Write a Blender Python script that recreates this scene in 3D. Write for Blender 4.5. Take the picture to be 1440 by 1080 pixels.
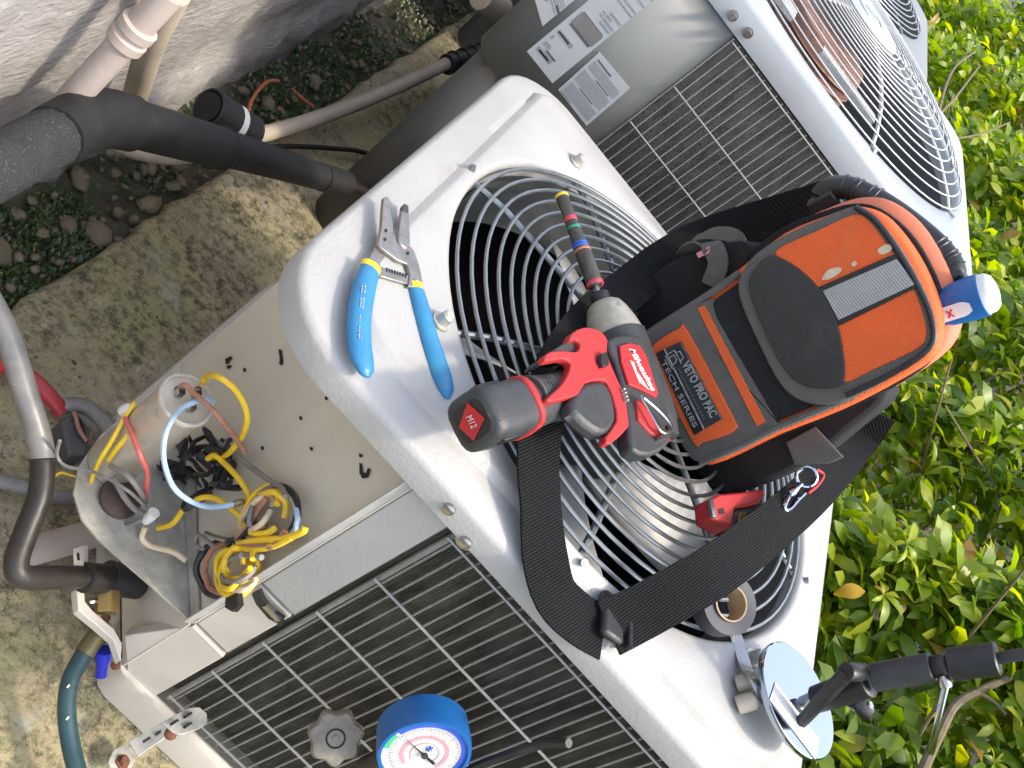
import bpy, bmesh, math, random
from mathutils import Vector, Matrix, Quaternion, noise
R = math.radians
for o in list(bpy.data.objects): bpy.data.objects.remove(o)
S = bpy.context.scene
COL = S.collection
rnd = random.Random(7)

# ------------------------------------------------------------------ camera
F_PX, CAM = 1525.19, Vector((0, 0, .55))
RX = Vector((.64322584, .31070339, .69980278))      # camera right
DN = Vector((.73734552, -.49767574, -.45677177))    # camera down
FW = Vector((.20635433, .80980384, -.54921364))     # camera forward
cd = bpy.data.cameras.new('camera'); cam = bpy.data.objects.new('camera', cd); COL.objects.link(cam)
cd.sensor_width = 36; cd.lens = 36*F_PX/1440; cd.clip_start = .02; cd.clip_end = 2000
cam.matrix_world = Matrix(((RX.x, -DN.x, -FW.x, CAM.x), (RX.y, -DN.y, -FW.y, CAM.y), (RX.z, -DN.z, -FW.z, CAM.z), (0, 0, 0, 1)))
S.camera = cam

# ------------------------------------------------------------------ light
SUN_EL, SUN_AZ = 54, -9           # azimuth measured from +X towards +Y
sd = Vector((math.cos(R(SUN_EL))*math.cos(R(SUN_AZ)), math.cos(R(SUN_EL))*math.sin(R(SUN_AZ)), math.sin(R(SUN_EL))))
W = bpy.data.worlds.new('World'); S.world = W; W.use_nodes = True
nt = W.node_tree; bg = nt.nodes['Background']
sky = nt.nodes.new('ShaderNodeTexSky'); sky.sky_type = 'NISHITA'; sky.sun_disc = False
sky.sun_elevation = R(SUN_EL); sky.sun_rotation = math.atan2(sd.x, sd.y); sky.air_density = 1; sky.dust_density = 3; sky.ozone_density = 1.5
hsky = nt.nodes.new('ShaderNodeHueSaturation'); hsky.inputs['Saturation'].default_value = .68      # hazy, less blue sky
nt.links.new(sky.outputs[0], hsky.inputs['Color']); nt.links.new(hsky.outputs[0], bg.inputs[0]); bg.inputs[1].default_value = .15
sl = bpy.data.lights.new('sun', 'SUN'); sl.energy = 1.0; sl.angle = R(5); sl.color = (1, .89, .72)
so = bpy.data.objects.new('sun', sl); COL.objects.link(so)
so.rotation_euler = sd.to_track_quat('Z', 'Y').to_euler()
S.view_settings.view_transform = 'Standard'; S.view_settings.look = 'None'; S.view_settings.gamma = 1
S.view_settings.exposure = 1.75
S.view_settings.use_curve_mapping = False
S.render.engine = 'CYCLES'

# ------------------------------------------------------------------ helpers
def ray(px, py): return (RX*((px-720)/F_PX) + DN*((py-540)/F_PX) + FW)
def PP(px, py, p, n):
    v = ray(px, py); return CAM + v*((Vector(p)-CAM).dot(n)/v.dot(n))
def PZ(px, py, z=0.): return PP(px, py, (0, 0, z), Vector((0, 0, 1)))
def PY(px, py, y): return PP(px, py, (0, y, 0), Vector((0, 1, 0)))
def PX(px, py, x): return PP(px, py, (x, 0, 0), Vector((1, 0, 0)))
def V(*a): return Vector(a)

def tag(o, label=None, cat=None, group=None, kind=None):
    if label: o['label'] = label
    if cat: o['category'] = cat
    if group: o['group'] = group
    if kind: o['kind'] = kind
    return o
def empty(name, loc, label, cat, group=None):
    o = bpy.data.objects.new(name, None); COL.objects.link(o); o.location = loc
    o.empty_display_size = .05
    WL[o.name] = Vector(loc)
    return tag(o, label, cat, group)
WL = {}
def adopt(o, parent):
    if parent is not None:
        o.parent = parent; o.matrix_parent_inverse = Matrix.Translation(-WL[parent.name])
    return o
class MB:
    """collects shapes, then becomes one mesh object"""
    def __init__(s): s.v = []; s.f = []; s.sm = 40
    def add(s, vs, fs):
        k = len(s.v); s.v += [Vector(v) for v in vs]; s.f += [tuple(i+k for i in f) for f in fs]; return s
    def box(s, c, size, rot=None):
        c = Vector(c); a = [Vector((x*size[0]/2, y*size[1]/2, z*size[2]/2)) for x in (-1, 1) for y in (-1, 1) for z in (-1, 1)]
        if rot is not None: a = [rot @ p for p in a]
        return s.add([p+c for p in a], [(0, 1, 3, 2), (4, 6, 7, 5), (0, 4, 5, 1), (2, 3, 7, 6), (0, 2, 6, 4), (1, 5, 7, 3)])
    def tube(s, pts, r, n=10, cap=True, flat=None, closed=False):
        """r: number or list; flat=(up vector, ratio) squashes the section"""
        pts = [Vector(p) for p in pts]; m = len(pts); rs = r if isinstance(r, (list, tuple)) else [r]*m
        tg = []
        for i in range(m):
            a = pts[(i-1) % m] if (closed or i > 0) else pts[i]; b = pts[(i+1) % m] if (closed or i < m-1) else pts[i]
            tg.append((b-a).normalized())
        ref = Vector(flat[0]) if flat else (Vector((0, 0, 1)) if abs(tg[0].z) < .9 else Vector((1, 0, 0)))
        vs = []; nrm = (ref - tg[0]*ref.dot(tg[0])).normalized()
        for i in range(m):
            if flat: nrm = (ref - tg[i]*ref.dot(tg[i])).normalized()
            else:
                nrm = nrm - tg[i]*nrm.dot(tg[i])
                nrm = nrm.normalized() if nrm.length > 1e-6 else tg[i].orthogonal().normalized()
            bi = tg[i].cross(nrm)
            q = flat[1] if flat else 1
            for k in range(n):
                a = 2*math.pi*k/n; vs.append(pts[i] + bi*math.cos(a)*rs[i] + nrm*math.sin(a)*rs[i]*q)
        fs = []
        for i in range(m if closed else m-1):
            j = (i+1) % m
            for k in range(n): fs.append((i*n+k, i*n+(k+1) % n, j*n+(k+1) % n, j*n+k))
        if cap and not closed: fs.append(tuple(range(n-1, -1, -1))); fs.append(tuple((m-1)*n+k for k in range(n)))
        return s.add(vs, fs)
    def ring(s, c, rad, r, n=64, m=6, ax=Vector((0, 0, 1))):
        ax = Vector(ax).normalized(); a = ax.orthogonal().normalized(); b = ax.cross(a); c = Vector(c)
        return s.tube([c+a*math.cos(2*math.pi*i/n)*rad+b*math.sin(2*math.pi*i/n)*rad for i in range(n)], r, m, closed=True)
    def lathe(s, c, ax, prof, n=24, cap=True):
        """prof: (distance along axis, radius)"""
        ax = Vector(ax).normalized(); a = ax.orthogonal().normalized(); b = ax.cross(a); c = Vector(c); vs = []; fs = []
        for h, r in prof:
            for k in range(n):
                t = 2*math.pi*k/n; vs.append(c+ax*h+(a*math.cos(t)+b*math.sin(t))*r)
        for i in range(len(prof)-1):
            for k in range(n): fs.append((i*n+k, i*n+(k+1) % n, (i+1)*n+(k+1) % n, (i+1)*n+k))
        if cap: fs.append(tuple(range(n-1, -1, -1))); fs.append(tuple((len(prof)-1)*n+k for k in range(n)))
        return s.add(vs, fs)
    def prism(s, poly, d):
        """poly: 3d points (one plane), extruded by vector d"""
        n = len(poly); d = Vector(d)
        return s.add([Vector(p) for p in poly]+[Vector(p)+d for p in poly], [tuple(range(n-1, -1, -1)), tuple(range(n, 2*n))]+[(i, (i+1) % n, n+(i+1) % n, n+i) for i in range(n)])
    def loft(s, loops, cap=(True, True), close=True):
        n = len(loops[0]); vs = [Vector(p) for l in loops for p in l]; fs = []
        for i in range(len(loops)-1):
            for k in range(n if close else n-1): fs.append((i*n+k, i*n+(k+1) % n, (i+1)*n+(k+1) % n, (i+1)*n+k))
        if cap[0]: fs.append(tuple(range(n-1, -1, -1)))
        if cap[1]: fs.append(tuple((len(loops)-1)*n+k for k in range(n)))
        return s.add(vs, fs)
    def ribbon(s, pts, wd, w, th):
        """strap: centre points, width directions (one or per point), width, thickness"""
        pts = smooth(pts, 4) if len(pts) > 2 else [Vector(p) for p in pts]; loops = []
        m = len(pts)
        wds = wd if isinstance(wd, list) else [wd]
        for i, p in enumerate(pts):
            t = (pts[min(i+1, m-1)]-pts[max(i-1, 0)]).normalized()
            x = i/(m-1)*(len(wds)-1); k = min(int(x), max(len(wds)-2, 0)); q = Vector(wds[k]).lerp(Vector(wds[min(k+1, len(wds)-1)]), x-k)
            q = (q-t*q.dot(t)).normalized(); nn = t.cross(q)
            loops.append([p-q*w/2-nn*th/2, p+q*w/2-nn*th/2, p+q*w/2+nn*th/2, p-q*w/2+nn*th/2])
        return s.loft(loops)
    def build(s, name, mat, parent=None, sub=None, label=None, bevel=0, sharp=None, kind=None, fix=True):
        me = bpy.data.meshes.new(name); me.from_pydata([tuple(v) for v in s.v], [], s.f)
        if fix:
            bm = bmesh.new(); bm.from_mesh(me); bmesh.ops.recalc_face_normals(bm, faces=bm.faces); bm.to_mesh(me); bm.free()
        for p in me.polygons: p.use_smooth = True
        me.set_sharp_from_angle(angle=R(s.sm if sharp is None else sharp)); me.update()
        me.materials.append(mat); o = bpy.data.objects.new(name, me); COL.objects.link(o)
        if parent is not None: adopt(o, parent)
        if sub is not None: o.parent = sub
        WL[o.name] = Vector((0, 0, 0))
        if bevel:
            m = o.modifiers.new('bevel', 'BEVEL'); m.width = bevel; m.segments = 2; m.limit_method = 'ANGLE'; m.angle_limit = R(35)
        if label: o['label'] = label
        if kind: o['kind'] = kind
        return o
def smooth(pts, k=6, closed=False):
    """Catmull-Rom through the points"""
    P = [Vector(p) for p in pts]; n = len(P); out = []
    for i in range(n if closed else n-1):
        p0 = P[i-1] if (closed or i > 0) else P[0]*2-P[1]
        p1 = P[i]; p2 = P[(i+1) % n]; p3 = P[(i+2) % n] if (closed or i+2 < n) else P[n-1]*2-P[n-2]
        for j in range(k):
            t = j/k
            out.append(.5*((2*p1)+(p2-p0)*t+(2*p0-5*p1+4*p2-p3)*t*t+(3*p1-p0-3*p2+p3)*t**3))
    if not closed: out.append(P[-1])
    return out
def text_mesh(body, size, X, Y, N, loc, mat, name, parent=None, sub=None, shear=0, ext=.0003, bold=0, align='LEFT', fit=None):
    cu = bpy.data.curves.new('t', 'FONT'); cu.body = body; cu.size = size; cu.shear = shear; cu.extrude = ext; cu.align_x = align; cu.align_y = 'CENTER'; cu.offset = bold; cu.resolution_u = 3
    o = bpy.data.objects.new('t', cu); COL.objects.link(o); dg = bpy.context.evaluated_depsgraph_get(); dg.update()
    me = bpy.data.meshes.new_from_object(o.evaluated_get(dg)); bpy.data.objects.remove(o)
    X = Vector(X).normalized(); N = (Vector(N)-X*Vector(N).dot(X)).normalized(); Y = N.cross(X)
    if fit:
        xs = [v.co.x for v in me.vertices]; k = fit/(max(xs)-min(xs))
        for v in me.vertices: v.co.x *= k
    M = Matrix(((X.x, Y.x, N.x, loc[0]), (X.y, Y.y, N.y, loc[1]), (X.z, Y.z, N.z, loc[2]), (0, 0, 0, 1)))
    me.transform(M); me.materials.clear(); me.materials.append(mat); me.name = name
    r = bpy.data.objects.new(name, me); COL.objects.link(r)
    if parent is not None: adopt(r, parent)
    if sub is not None: r.parent = sub
    return r

# ------------------------------------------------------------------ materials
def M(name, col, rough=.5, metal=0., var=.15, scale=18, bump=0., bscale=120, spot=None, detail=6, coat=0, spec=.5, stretch=(1, 1, 1), rvar=.12):
    m = bpy.data.materials.new(name); m.use_nodes = True; t = m.node_tree; b = t.nodes['Principled BSDF']
    b.inputs['Roughness'].default_value = rough; b.inputs['Metallic'].default_value = metal; b.inputs['Coat Weight'].default_value = coat
    b.inputs['Specular IOR Level'].default_value = spec
    L = t.links.new; tc = t.nodes.new('ShaderNodeTexCoord'); mp = t.nodes.new('ShaderNodeMapping'); mp.inputs['Scale'].default_value = stretch
    L(tc.outputs['Object'], mp.inputs[0])
    nz = t.nodes.new('ShaderNodeTexNoise'); nz.inputs['Scale'].default_value = scale; nz.inputs['Detail'].default_value = detail; nz.inputs['Roughness'].default_value = .65
    L(mp.outputs[0], nz.inputs['Vector'])
    cr = t.nodes.new('ShaderNodeValToRGB'); cr.color_ramp.elements[0].position = .3; cr.color_ramp.elements[1].position = .7
    c = Vector(col); lo = c*(1-var); hi = c*(1+var*.7)
    cr.color_ramp.elements[0].color = (*[max(x, 0) for x in lo], 1); cr.color_ramp.elements[1].color = (*[min(x, 1) for x in hi], 1)
    L(nz.outputs[0], cr.inputs[0]); out = cr.outputs[0]
    for sp in (spot or []):     # (colour, scale, threshold, softness)
        n2 = t.nodes.new('ShaderNodeTexNoise'); n2.inputs['Scale'].default_value = sp[1]; n2.inputs['Detail'].default_value = 8; n2.inputs['Roughness'].default_value = .7
        L(mp.outputs[0], n2.inputs['Vector'])
        mr = t.nodes.new('ShaderNodeMapRange'); mr.inputs[1].default_value = sp[2]; mr.inputs[2].default_value = sp[2]+sp[3]; L(n2.outputs[0], mr.inputs[0])
        mx = t.nodes.new('ShaderNodeMix'); mx.data_type = 'RGBA'; L(mr.outputs[0], mx.inputs[0]); L(out, mx.inputs[6]); mx.inputs[7].default_value = (*sp[0], 1); out = mx.outputs[2]
    L(out, b.inputs['Base Color'])
    rr = t.nodes.new('ShaderNodeMapRange'); rr.inputs[3].default_value = max(rough-rvar, .02); rr.inputs[4].default_value = min(rough+rvar, 1); L(nz.outputs[0], rr.inputs[0]); L(rr.outputs[0], b.inputs['Roughness'])
    if bump:
        n3 = t.nodes.new('ShaderNodeTexNoise'); n3.inputs['Scale'].default_value = bscale; n3.inputs['Detail'].default_value = 5
        L(mp.outputs[0], n3.inputs['Vector']); bp = t.nodes.new('ShaderNodeBump'); bp.inputs['Strength'].default_value = bump; bp.inputs['Distance'].default_value = .004
        L(n3.outputs[0], bp.inputs['Height']); L(bp.outputs[0], b.inputs['Normal'])
    return m
def weave(m, sx=900, strength=.5, ax='XYZ', col2=None):
    """woven cloth relief"""
    t = m.node_tree; b = t.nodes['Principled BSDF']; L = t.links.new; tc = t.nodes.new('ShaderNodeTexCoord')
    hs = []
    for d in ((1, .3, .7), (-.5, 1, .4)):
        mp = t.nodes.new('ShaderNodeVectorMath'); mp.operation = 'DOT_PRODUCT'; mp.inputs[1].default_value = d; L(tc.outputs['Object'], mp.inputs[0])
        mm = t.nodes.new('ShaderNodeMath'); mm.operation = 'MULTIPLY'; mm.inputs[1].default_value = sx; L(mp.outputs['Value'], mm.inputs[0])
        sn = t.nodes.new('ShaderNodeMath'); sn.operation = 'SINE'; L(mm.outputs[0], sn.inputs[0]); hs.append(sn.outputs[0])
    mu = t.nodes.new('ShaderNodeMath'); mu.operation = 'MULTIPLY'; L(hs[0], mu.inputs[0]); L(hs[1], mu.inputs[1])
    bp = t.nodes.new('ShaderNodeBump'); bp.inputs['Strength'].default_value = strength; bp.inputs['Distance'].default_value = .0012
    L(mu.outputs[0], bp.inputs['Height']); L(bp.outputs[0], b.inputs['Normal'])
    return m
m_pan = M('white_enamel', (.36, .357, .345), .42, 0, .12, 5, .16, 240, spot=[((.31, .285, .23), 8, .575, .22), ((.33, .32, .30), 42, .60, .12), ((.16, .13, .09), 150, .715, .04), ((.20, .12, .07), 24, .735, .05)], detail=12, rvar=.18)
m_beige = M('beige_enamel', (.58, .545, .45), .42, 0, .10, 7, .05, 250, spot=[((.52, .47, .36), 6, .56, .25), ((.36, .31, .22), 90, .70, .05)], stretch=(1, 1, .45))
m_cream = M('cream_enamel', (.58, .53, .46), .45, 0, .08, 10, .05, 200, spot=[((.28, .15, .08), 40, .70, .05)])
m_galv = M('galvanised_steel', (.50, .49, .44), .48, .55, .3, 45, .15, 160, spot=[((.16, .15, .12), 25, .62, .1), ((.55, .53, .48), 90, .70, .04)])
m_wire = M('zinc_wire', (.27, .285, .285), .35, .75, .15, 60)
m_wireW = M('white_wire', (.46, .455, .44), .4, 0, .08, 60)
m_guard = M('grey_wire', (.25, .25, .24), .45, .35, .2, 60)
m_guardB = M('light_wire', (.27, .275, .27), .45, .2, .15, 60)
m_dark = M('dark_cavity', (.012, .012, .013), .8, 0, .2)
m_throat = M('grey_throat', (.085, .09, .09), .5, 0, .1, 20)
m_blade = M('fan_blade', (.36, .36, .355), .45, .1, .12, 25, spot=[((.3, .28, .25), 20, .6, .2)])
m_fin = M('coil_fins', (.24, .225, .19), .55, .3, .5, 90, .5, 500, stretch=(1, 1, .25))
m_finB = M('coil_fins_grey', (.27, .255, .225), .6, .2, .4, 90, .5, 500, stretch=(1, 1, .25))
m_black = M('black_plastic', (.016, .016, .017), .42, 0, .3, 40, .08, 400)
m_foam = M('black_foam', (.012, .0125, .0135), .6, 0, .35, 30, .45, 420, spot=[((.35, .36, .38), 900, .73, .06)])
m_foamw = M('dusty_foam', (.024, .025, .028), .82, 0, .35, 30, .45, 420, spot=[((.42, .43, .45), 520, .60, .10)])
m_grey = M('grey_panel', (.15, .16, .158), .45, 0, .05, 6, .05, 260)
m_greyd = M('dark_grey_panel', (.075, .075, .074), .55, 0, .06, 8, .05, 260)
m_top = M('silver_top', (.34, .36, .37), .40, .15, .06, 10, .06, 200, spot=[((.45, .40, .33), 30, .7, .1)])
m_paper = M('label_paper', (.44, .46, .47), .5, 0, .04, 30)
m_ink = M('label_ink', (.10, .105, .11), .6)
m_ink2 = M('faint_ink', (.26, .275, .285), .6)
m_plat = M('rating_plate_ink', (.20, .193, .185), .6)
m_orange = weave(M('orange_cloth', (.82, .125, .022), .72, 0, .10, 25, spot=[((.52, .19, .07), 13, .57, .2), ((.60, .33, .2), 70, .70, .05)]), 2300, .55)
m_orange2 = M('faded_orange_cloth', (.60, .17, .085), .7, 0, .1, 20, .2, 500)
m_bind = weave(M('grey_webbing', (.125, .122, .105), .85, 0, .15, 60), 2200, .6)
m_strap = weave(M('black_strap', (.009, .0095, .010), .85, 0, .3, 60, spec=.25, spot=[((.035, .035, .034), 50, .60, .2)]), 1500, 1.0)
m_blackcl = weave(M('black_cloth', (.013, .013, .014), .85, 0, .3, 40, spot=[((.055, .053, .05), 40, .62, .15), ((.12, .12, .115), 160, .72, .04)]), 2600, .6)
m_leather = M('black_rubber_patch', (.026, .027, .025), .55, 0, .15, 30, .2, 350, spot=[((.055, .055, .05), 14, .58, .2), ((.16, .16, .15), 110, .72, .05)])
m_refl = weave(M('reflective_tape', (.36, .36, .35), .45, .2, .1, 60, spot=[((.7, .7, .68), 90, .68, .04)]), 2200, .5)
m_red = M('red_plastic', (.38, .020, .020), .6, 0, .12, 30, .06, 300)
m_redlab = M('red_label', (.44, .018, .022), .55, 0, .05, 30)
m_gun = M('charcoal_plastic', (.036, .038, .039), .5, 0, .2, 40, .15, 400, spot=[((.11, .105, .095), 35, .62, .2), ((.2, .19, .17), 220, .72, .04)])
m_rub = M('grip_rubber', (.062, .060, .055), .7, 0, .15, 40, .15, 350)
m_cast = M('cast_gear_case', (.40, .375, .31), .45, .3, .3, 40, .2, 100, spot=[((.10, .09, .08), 35, .55, .12), ((.5, .48, .42), 50, .66, .06)])
m_steel = M('bright_steel', (.42, .41, .39), .25, .95, .1, 60)
m_chrome = M('chrome', (.42, .46, .52), .05, 1, .02, 20, rvar=.02)
m_bit = M('dark_bit_steel', (.085, .078, .07), .45, .4, .4, 60, .2, 200, spot=[((.25, .23, .2), 60, .66, .1)])
m_tool = M('tool_steel', (.30, .28, .25), .38, .8, .25, 80, .1, 300, spot=[((.12, .08, .05), 60, .66, .1)])
m_blue = M('blue_grip', (.03, .185, .37), .38, 0, .12, 30, .05, 300, spot=[((.03, .26, .38), 20, .55, .2)])
m_yel = M('yellow_vinyl', (.80, .56, .02), .4, 0, .1, 40)
m_yel2 = M('yellow_wire', (.78, .52, .025), .38, 0, .15, 60)
m_brn = M('brown_wire', (.36, .17, .11), .45, 0, .2, 60)
m_lbl = M('light_blue_wire', (.36, .50, .66), .4, 0, .15, 60)
m_pnk = M('red_wire', (.60, .13, .12), .45, 0, .2, 60)
m_crm = M('cream_wire', (.58, .48, .33), .5, 0, .2, 60)
m_gry = M('grey_wire_jacket', (.20, .19, .18), .5, 0, .25, 60)
m_cap = M('capacitor_can', (.66, .61, .52), .38, .5, .12, 25, .05, 100, spot=[((.3, .25, .2), 25, .65, .1)])
m_capt = M('capacitor_top', (.58, .54, .46), .45, .2, .25, 60, .2, 200, spot=[((.30, .2, .12), 60, .58, .1)])
m_rub2 = M('burnt_tape', (.014, .014, .014), .38, 0, .4, 50, .6, 90, spot=[((.22, .21, .19), 70, .66, .05)])
m_brk = M('dark_brown_shade', (.05, .032, .024), .6, 0, .4, 60, .3, 120)  # shading painted as dark brown, for the disc on the shelf
m_olive = M('olive_fitting', (.13, .115, .05), .5, .4, .3, 40, .15, 150)
m_cop = M('tarnished_copper', (.028, .024, .022), .45, .25, .5, 14, .1, 120, spot=[((.42, .40, .36), 60, .66, .05), ((.12, .30, .26), 45, .72, .04)])
m_pipegrey = M('grey_painted_pipe', (.20, .195, .18), .42, .1, .3, 25, .1, 120, spot=[((.62, .60, .56), 80, .66, .04)])
m_brass = M('brass', (.36, .25, .10), .35, .85, .25, 50)
m_pvc = M('dirty_pvc', (.40, .345, .27), .55, 0, .15, 14, .1, 120, spot=[((.25, .2, .14), 22, .62, .12)])
m_pvcw = M('painted_pvc', (.42, .36, .325), .55, 0, .12, 16, .15, 100, spot=[((.35, .28, .22), 25, .62, .1)])
m_hose = M('teal_hose', (.018, .055, .065), .45, 0, .25, 40, .1, 300, spot=[((.5, .52, .5), 60, .74, .03)])
m_hoser = M('red_hose', (.42, .03, .035), .4, 0, .15, 40)
m_blucap = M('blue_cap', (.01, .02, .36), .3, 0, .1, 40)
m_gaugeb = M('blue_rubber_boot', (.010, .10, .31), .35, 0, .1, 30, .05, 200)
m_white = M('white_face', (.58, .58, .56), .5, 0, .03, 30)
m_pinkp = M('pink_print', (.68, .25, .28), .6)
m_bluep = M('blue_print', (.03, .08, .45), .5)
m_greenp = M('green_print', (.05, .40, .18), .5)
m_knob = M('worn_knob', (.21, .19, .155), .75, 0, .3, 40, .4, 150)
m_card = M('cardboard', (.45, .33, .19), .8, 0, .15, 60)
m_tape = M('dark_tape', (.05, .052, .06), .45, 0, .2, 60)
m_bark = M('branch_bark', (.17, .13, .08), .85, 0, .3, 40, .5, 80)
m_stone = M('loose_stone', (.15, .125, .08), .85, 0, .4, 25, .5, 60, spot=[((.09, .12, .06), 18, .58, .1)])
m_motor = M('rusty_motor', (.24, .12, .085), .6, .2, .3, 30, .2, 100, spot=[((.05, .04, .035), 30, .55, .1)])
m_rust = M('rust', (.16, .06, .03), .85, 0, .4, 80, .3, 200)
m_gband = M('green_band', (.02, .25, .14), .45); m_bband = M('blue_band', (.02, .10, .40), .45)
m_oband = M('orange_band', (.5, .16, .05), .45); m_rband = M('red_band', (.5, .05, .07), .45)
m_orw = M('orange_wire_old', (.45, .13, .05), .6)

def m_concrete():
    m = bpy.data.materials.new('mossy_concrete'); m.use_nodes = True; t = m.node_tree; b = t.nodes['Principled BSDF']; L = t.links.new
    tc = t.nodes.new('ShaderNodeTexCoord'); b.inputs['Roughness'].default_value = .9
    def nz(sc, det=8, ro=.65):
        n = t.nodes.new('ShaderNodeTexNoise'); n.inputs['Scale'].default_value = sc; n.inputs['Detail'].default_value = det; n.inputs['Roughness'].default_value = ro; L(tc.outputs['Object'], n.inputs['Vector']); return n.outputs[0]
    def ramp(s, a, c):
        r = t.nodes.new('ShaderNodeMapRange'); r.inputs[1].default_value = a; r.inputs[2].default_value = c; L(s, r.inputs[0]); return r.outputs[0]
    def mix(f, a, c):
        x = t.nodes.new('ShaderNodeMix'); x.data_type = 'RGBA'; L(f, x.inputs[0])
        for k, q in ((6, a), (7, c)):
            if isinstance(q, tuple): x.inputs[k].default_value = (*q, 1)
            else: L(q, x.inputs[k])
        return x.outputs[2]
    c = mix(ramp(nz(9), .35, .65), (.30, .245, .15), (.46, .39, .265))
    c = mix(ramp(nz(140, 6, .8), .53, .62), c, (.13, .11, .06))
    c = mix(ramp(nz(38, 8, .7), .58, .66), c, (.52, .46, .33))
    c = mix(ramp(nz(4.5), .46, .64), c, (.31, .30, .125))
    f2 = ramp(nz(48, 12, .85), .47, .57)
    mm = t.nodes.new('ShaderNodeMath'); mm.operation = 'MULTIPLY'; L(f2, mm.inputs[0]); L(ramp(nz(3.6), .36, .52), mm.inputs[1])
    c = mix(mm.outputs[0], c, (.075, .075, .04))
    c = mix(ramp(nz(13, 10, .75), .54, .66), c, (.36, .35, .28))
    c = mix(ramp(nz(7, 10, .8), .60, .70), c, (.14, .14, .08))
    c = mix(ramp(nz(120, 4), .66, .72), c, (.42, .38, .30))
    L(c, b.inputs['Base Color'])
    bp = t.nodes.new('ShaderNodeBump'); bp.inputs['Strength'].default_value = .7; bp.inputs['Distance'].default_value = .006; L(nz(60, 8, .7), bp.inputs['Height']); L(bp.outputs[0], b.inputs['Normal'])
    return m
m_conc = m_concrete()
m_soil = M('dark_soil', (.075, .067, .045), .95, 0, .5, 30, .9, 90, spot=[((.17, .155, .12), 90, .58, .08), ((.04, .055, .022), 22, .50, .1)])
m_soil2 = M('darkened_hedge_soil', (.035, .028, .016), .95, 0, .5, 25, .9, 60, spot=[((.09, .065, .03), 40, .60, .1), ((.03, .05, .015), 12, .5, .15)])  # soil under the hedge painted dark so leaf gaps read as shaded
m_wall = M('stained_plaster', (.33, .308, .295), .9, 0, .22, 10, .8, 130, spot=[((.40, .385, .37), 34, .55, .08), ((.19, .172, .155), 8, .52, .16), ((.26, .19, .165), 6, .60, .1), ((.09, .085, .07), 60, .66, .06)], stretch=(1, .45, 1.3))
def m_leafmat(name, a, bcol, c, trans=.35):
    m = bpy.data.materials.new(name); m.use_nodes = True; t = m.node_tree; b = t.nodes['Principled BSDF']; L = t.links.new
    oi = t.nodes.new('ShaderNodeObjectInfo'); cr = t.nodes.new('ShaderNodeValToRGB'); e = cr.color_ramp.elements
    e[0].color = (*a, 1); e[1].color = (*c, 1); k = e.new(.55); k.color = (*bcol, 1); e[2].position = .965; k2 = e.new(.992); k2.color = (.34, .20, .05, 1)
    at = t.nodes.new('ShaderNodeAttribute'); at.attribute_name = 'rnd'; ad = t.nodes.new('ShaderNodeMath'); ad.operation = 'ADD'
    L(oi.outputs['Random'], ad.inputs[0]); L(at.outputs['Fac'], ad.inputs[1]); fr = t.nodes.new('ShaderNodeMath'); fr.operation = 'FRACT'; L(ad.outputs[0], fr.inputs[0]); L(fr.outputs[0], cr.inputs[0])
    tcx = t.nodes.new('ShaderNodeTexCoord'); nz = t.nodes.new('ShaderNodeTexNoise'); nz.inputs['Scale'].default_value = 40; L(tcx.outputs['Object'], nz.inputs['Vector'])
    hs = t.nodes.new('ShaderNodeHueSaturation'); mr = t.nodes.new('ShaderNodeMapRange'); mr.inputs[3].default_value = .7; mr.inputs[4].default_value = 1.3; L(nz.outputs[0], mr.inputs[0]); L(mr.outputs[0], hs.inputs['Value']); L(cr.outputs[0], hs.inputs['Color'])
    L(hs.outputs[0], b.inputs['Base Color']); b.inputs['Roughness'].default_value = .38
    tr = t.nodes.new('ShaderNodeBsdfTranslucent'); h2 = t.nodes.new('ShaderNodeHueSaturation'); h2.inputs['Value'].default_value = 2.0; h2.inputs['Saturation'].default_value = 1.1; L(hs.outputs[0], h2.inputs['Color']); L(h2.outputs[0], tr.inputs['Color'])
    mx = t.nodes.new('ShaderNodeMixShader'); mx.inputs[0].default_value = trans; L(b.outputs[0], mx.inputs[1]); L(tr.outputs[0], mx.inputs[2]); L(mx.outputs[0], t.nodes['Material Output'].inputs[0])
    return m
m_leaf = m_leafmat('leaf_green', (.08, .165, .012), (.26, .34, .02), (.50, .50, .045), .47)
m_leafy = m_leafmat('leaf_yellow', (.55, .33, .02), (.60, .38, .02), (.55, .30, .03))
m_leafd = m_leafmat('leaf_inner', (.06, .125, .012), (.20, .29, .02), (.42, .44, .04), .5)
m_moss = m_leafmat('moss_green', (.022, .05, .016), (.04, .075, .024), (.09, .11, .04), .15)

GZ = -.56          # top of the concrete pad; the ground lies a little lower
# ------------------------------------------------------------------ setting
def sheet(name, x0, x1, y0, y1, z, nx, ny, amp, mat, sc=8):
    b = MB()
    vs = []
    for i in range(nx+1):
        for j in range(ny+1):
            x = x0+(x1-x0)*i/nx; y = y0+(y1-y0)*j/ny
            vs.append((x, y, z+amp*noise.fractal(Vector((x*sc, y*sc, 3)), 1, 2, 4)))
    b.add(vs, [(i*(ny+1)+j, (i+1)*(ny+1)+j, (i+1)*(ny+1)+j+1, i*(ny+1)+j+1) for i in range(nx) for j in range(ny)])
    o = b.build(name, mat, sharp=180); o['kind'] = 'structure'; return o
b = MB(); b.add([(-300, -300, -.66), (300, -300, -.66), (300, 300, -.66), (-300, 300, -.66)], [(0, 1, 2, 3)])
b.build('ground', m_soil)['kind'] = 'structure'
sheet('soil_bed', -.5, .1, -.3, 4.5, -.60, 40, 200, .02, m_soil, 14)
sheet('hedge_soil', .9, 6.0, -.6, 9.0, -.62, 60, 100, .03, m_soil2, 6)
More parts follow.
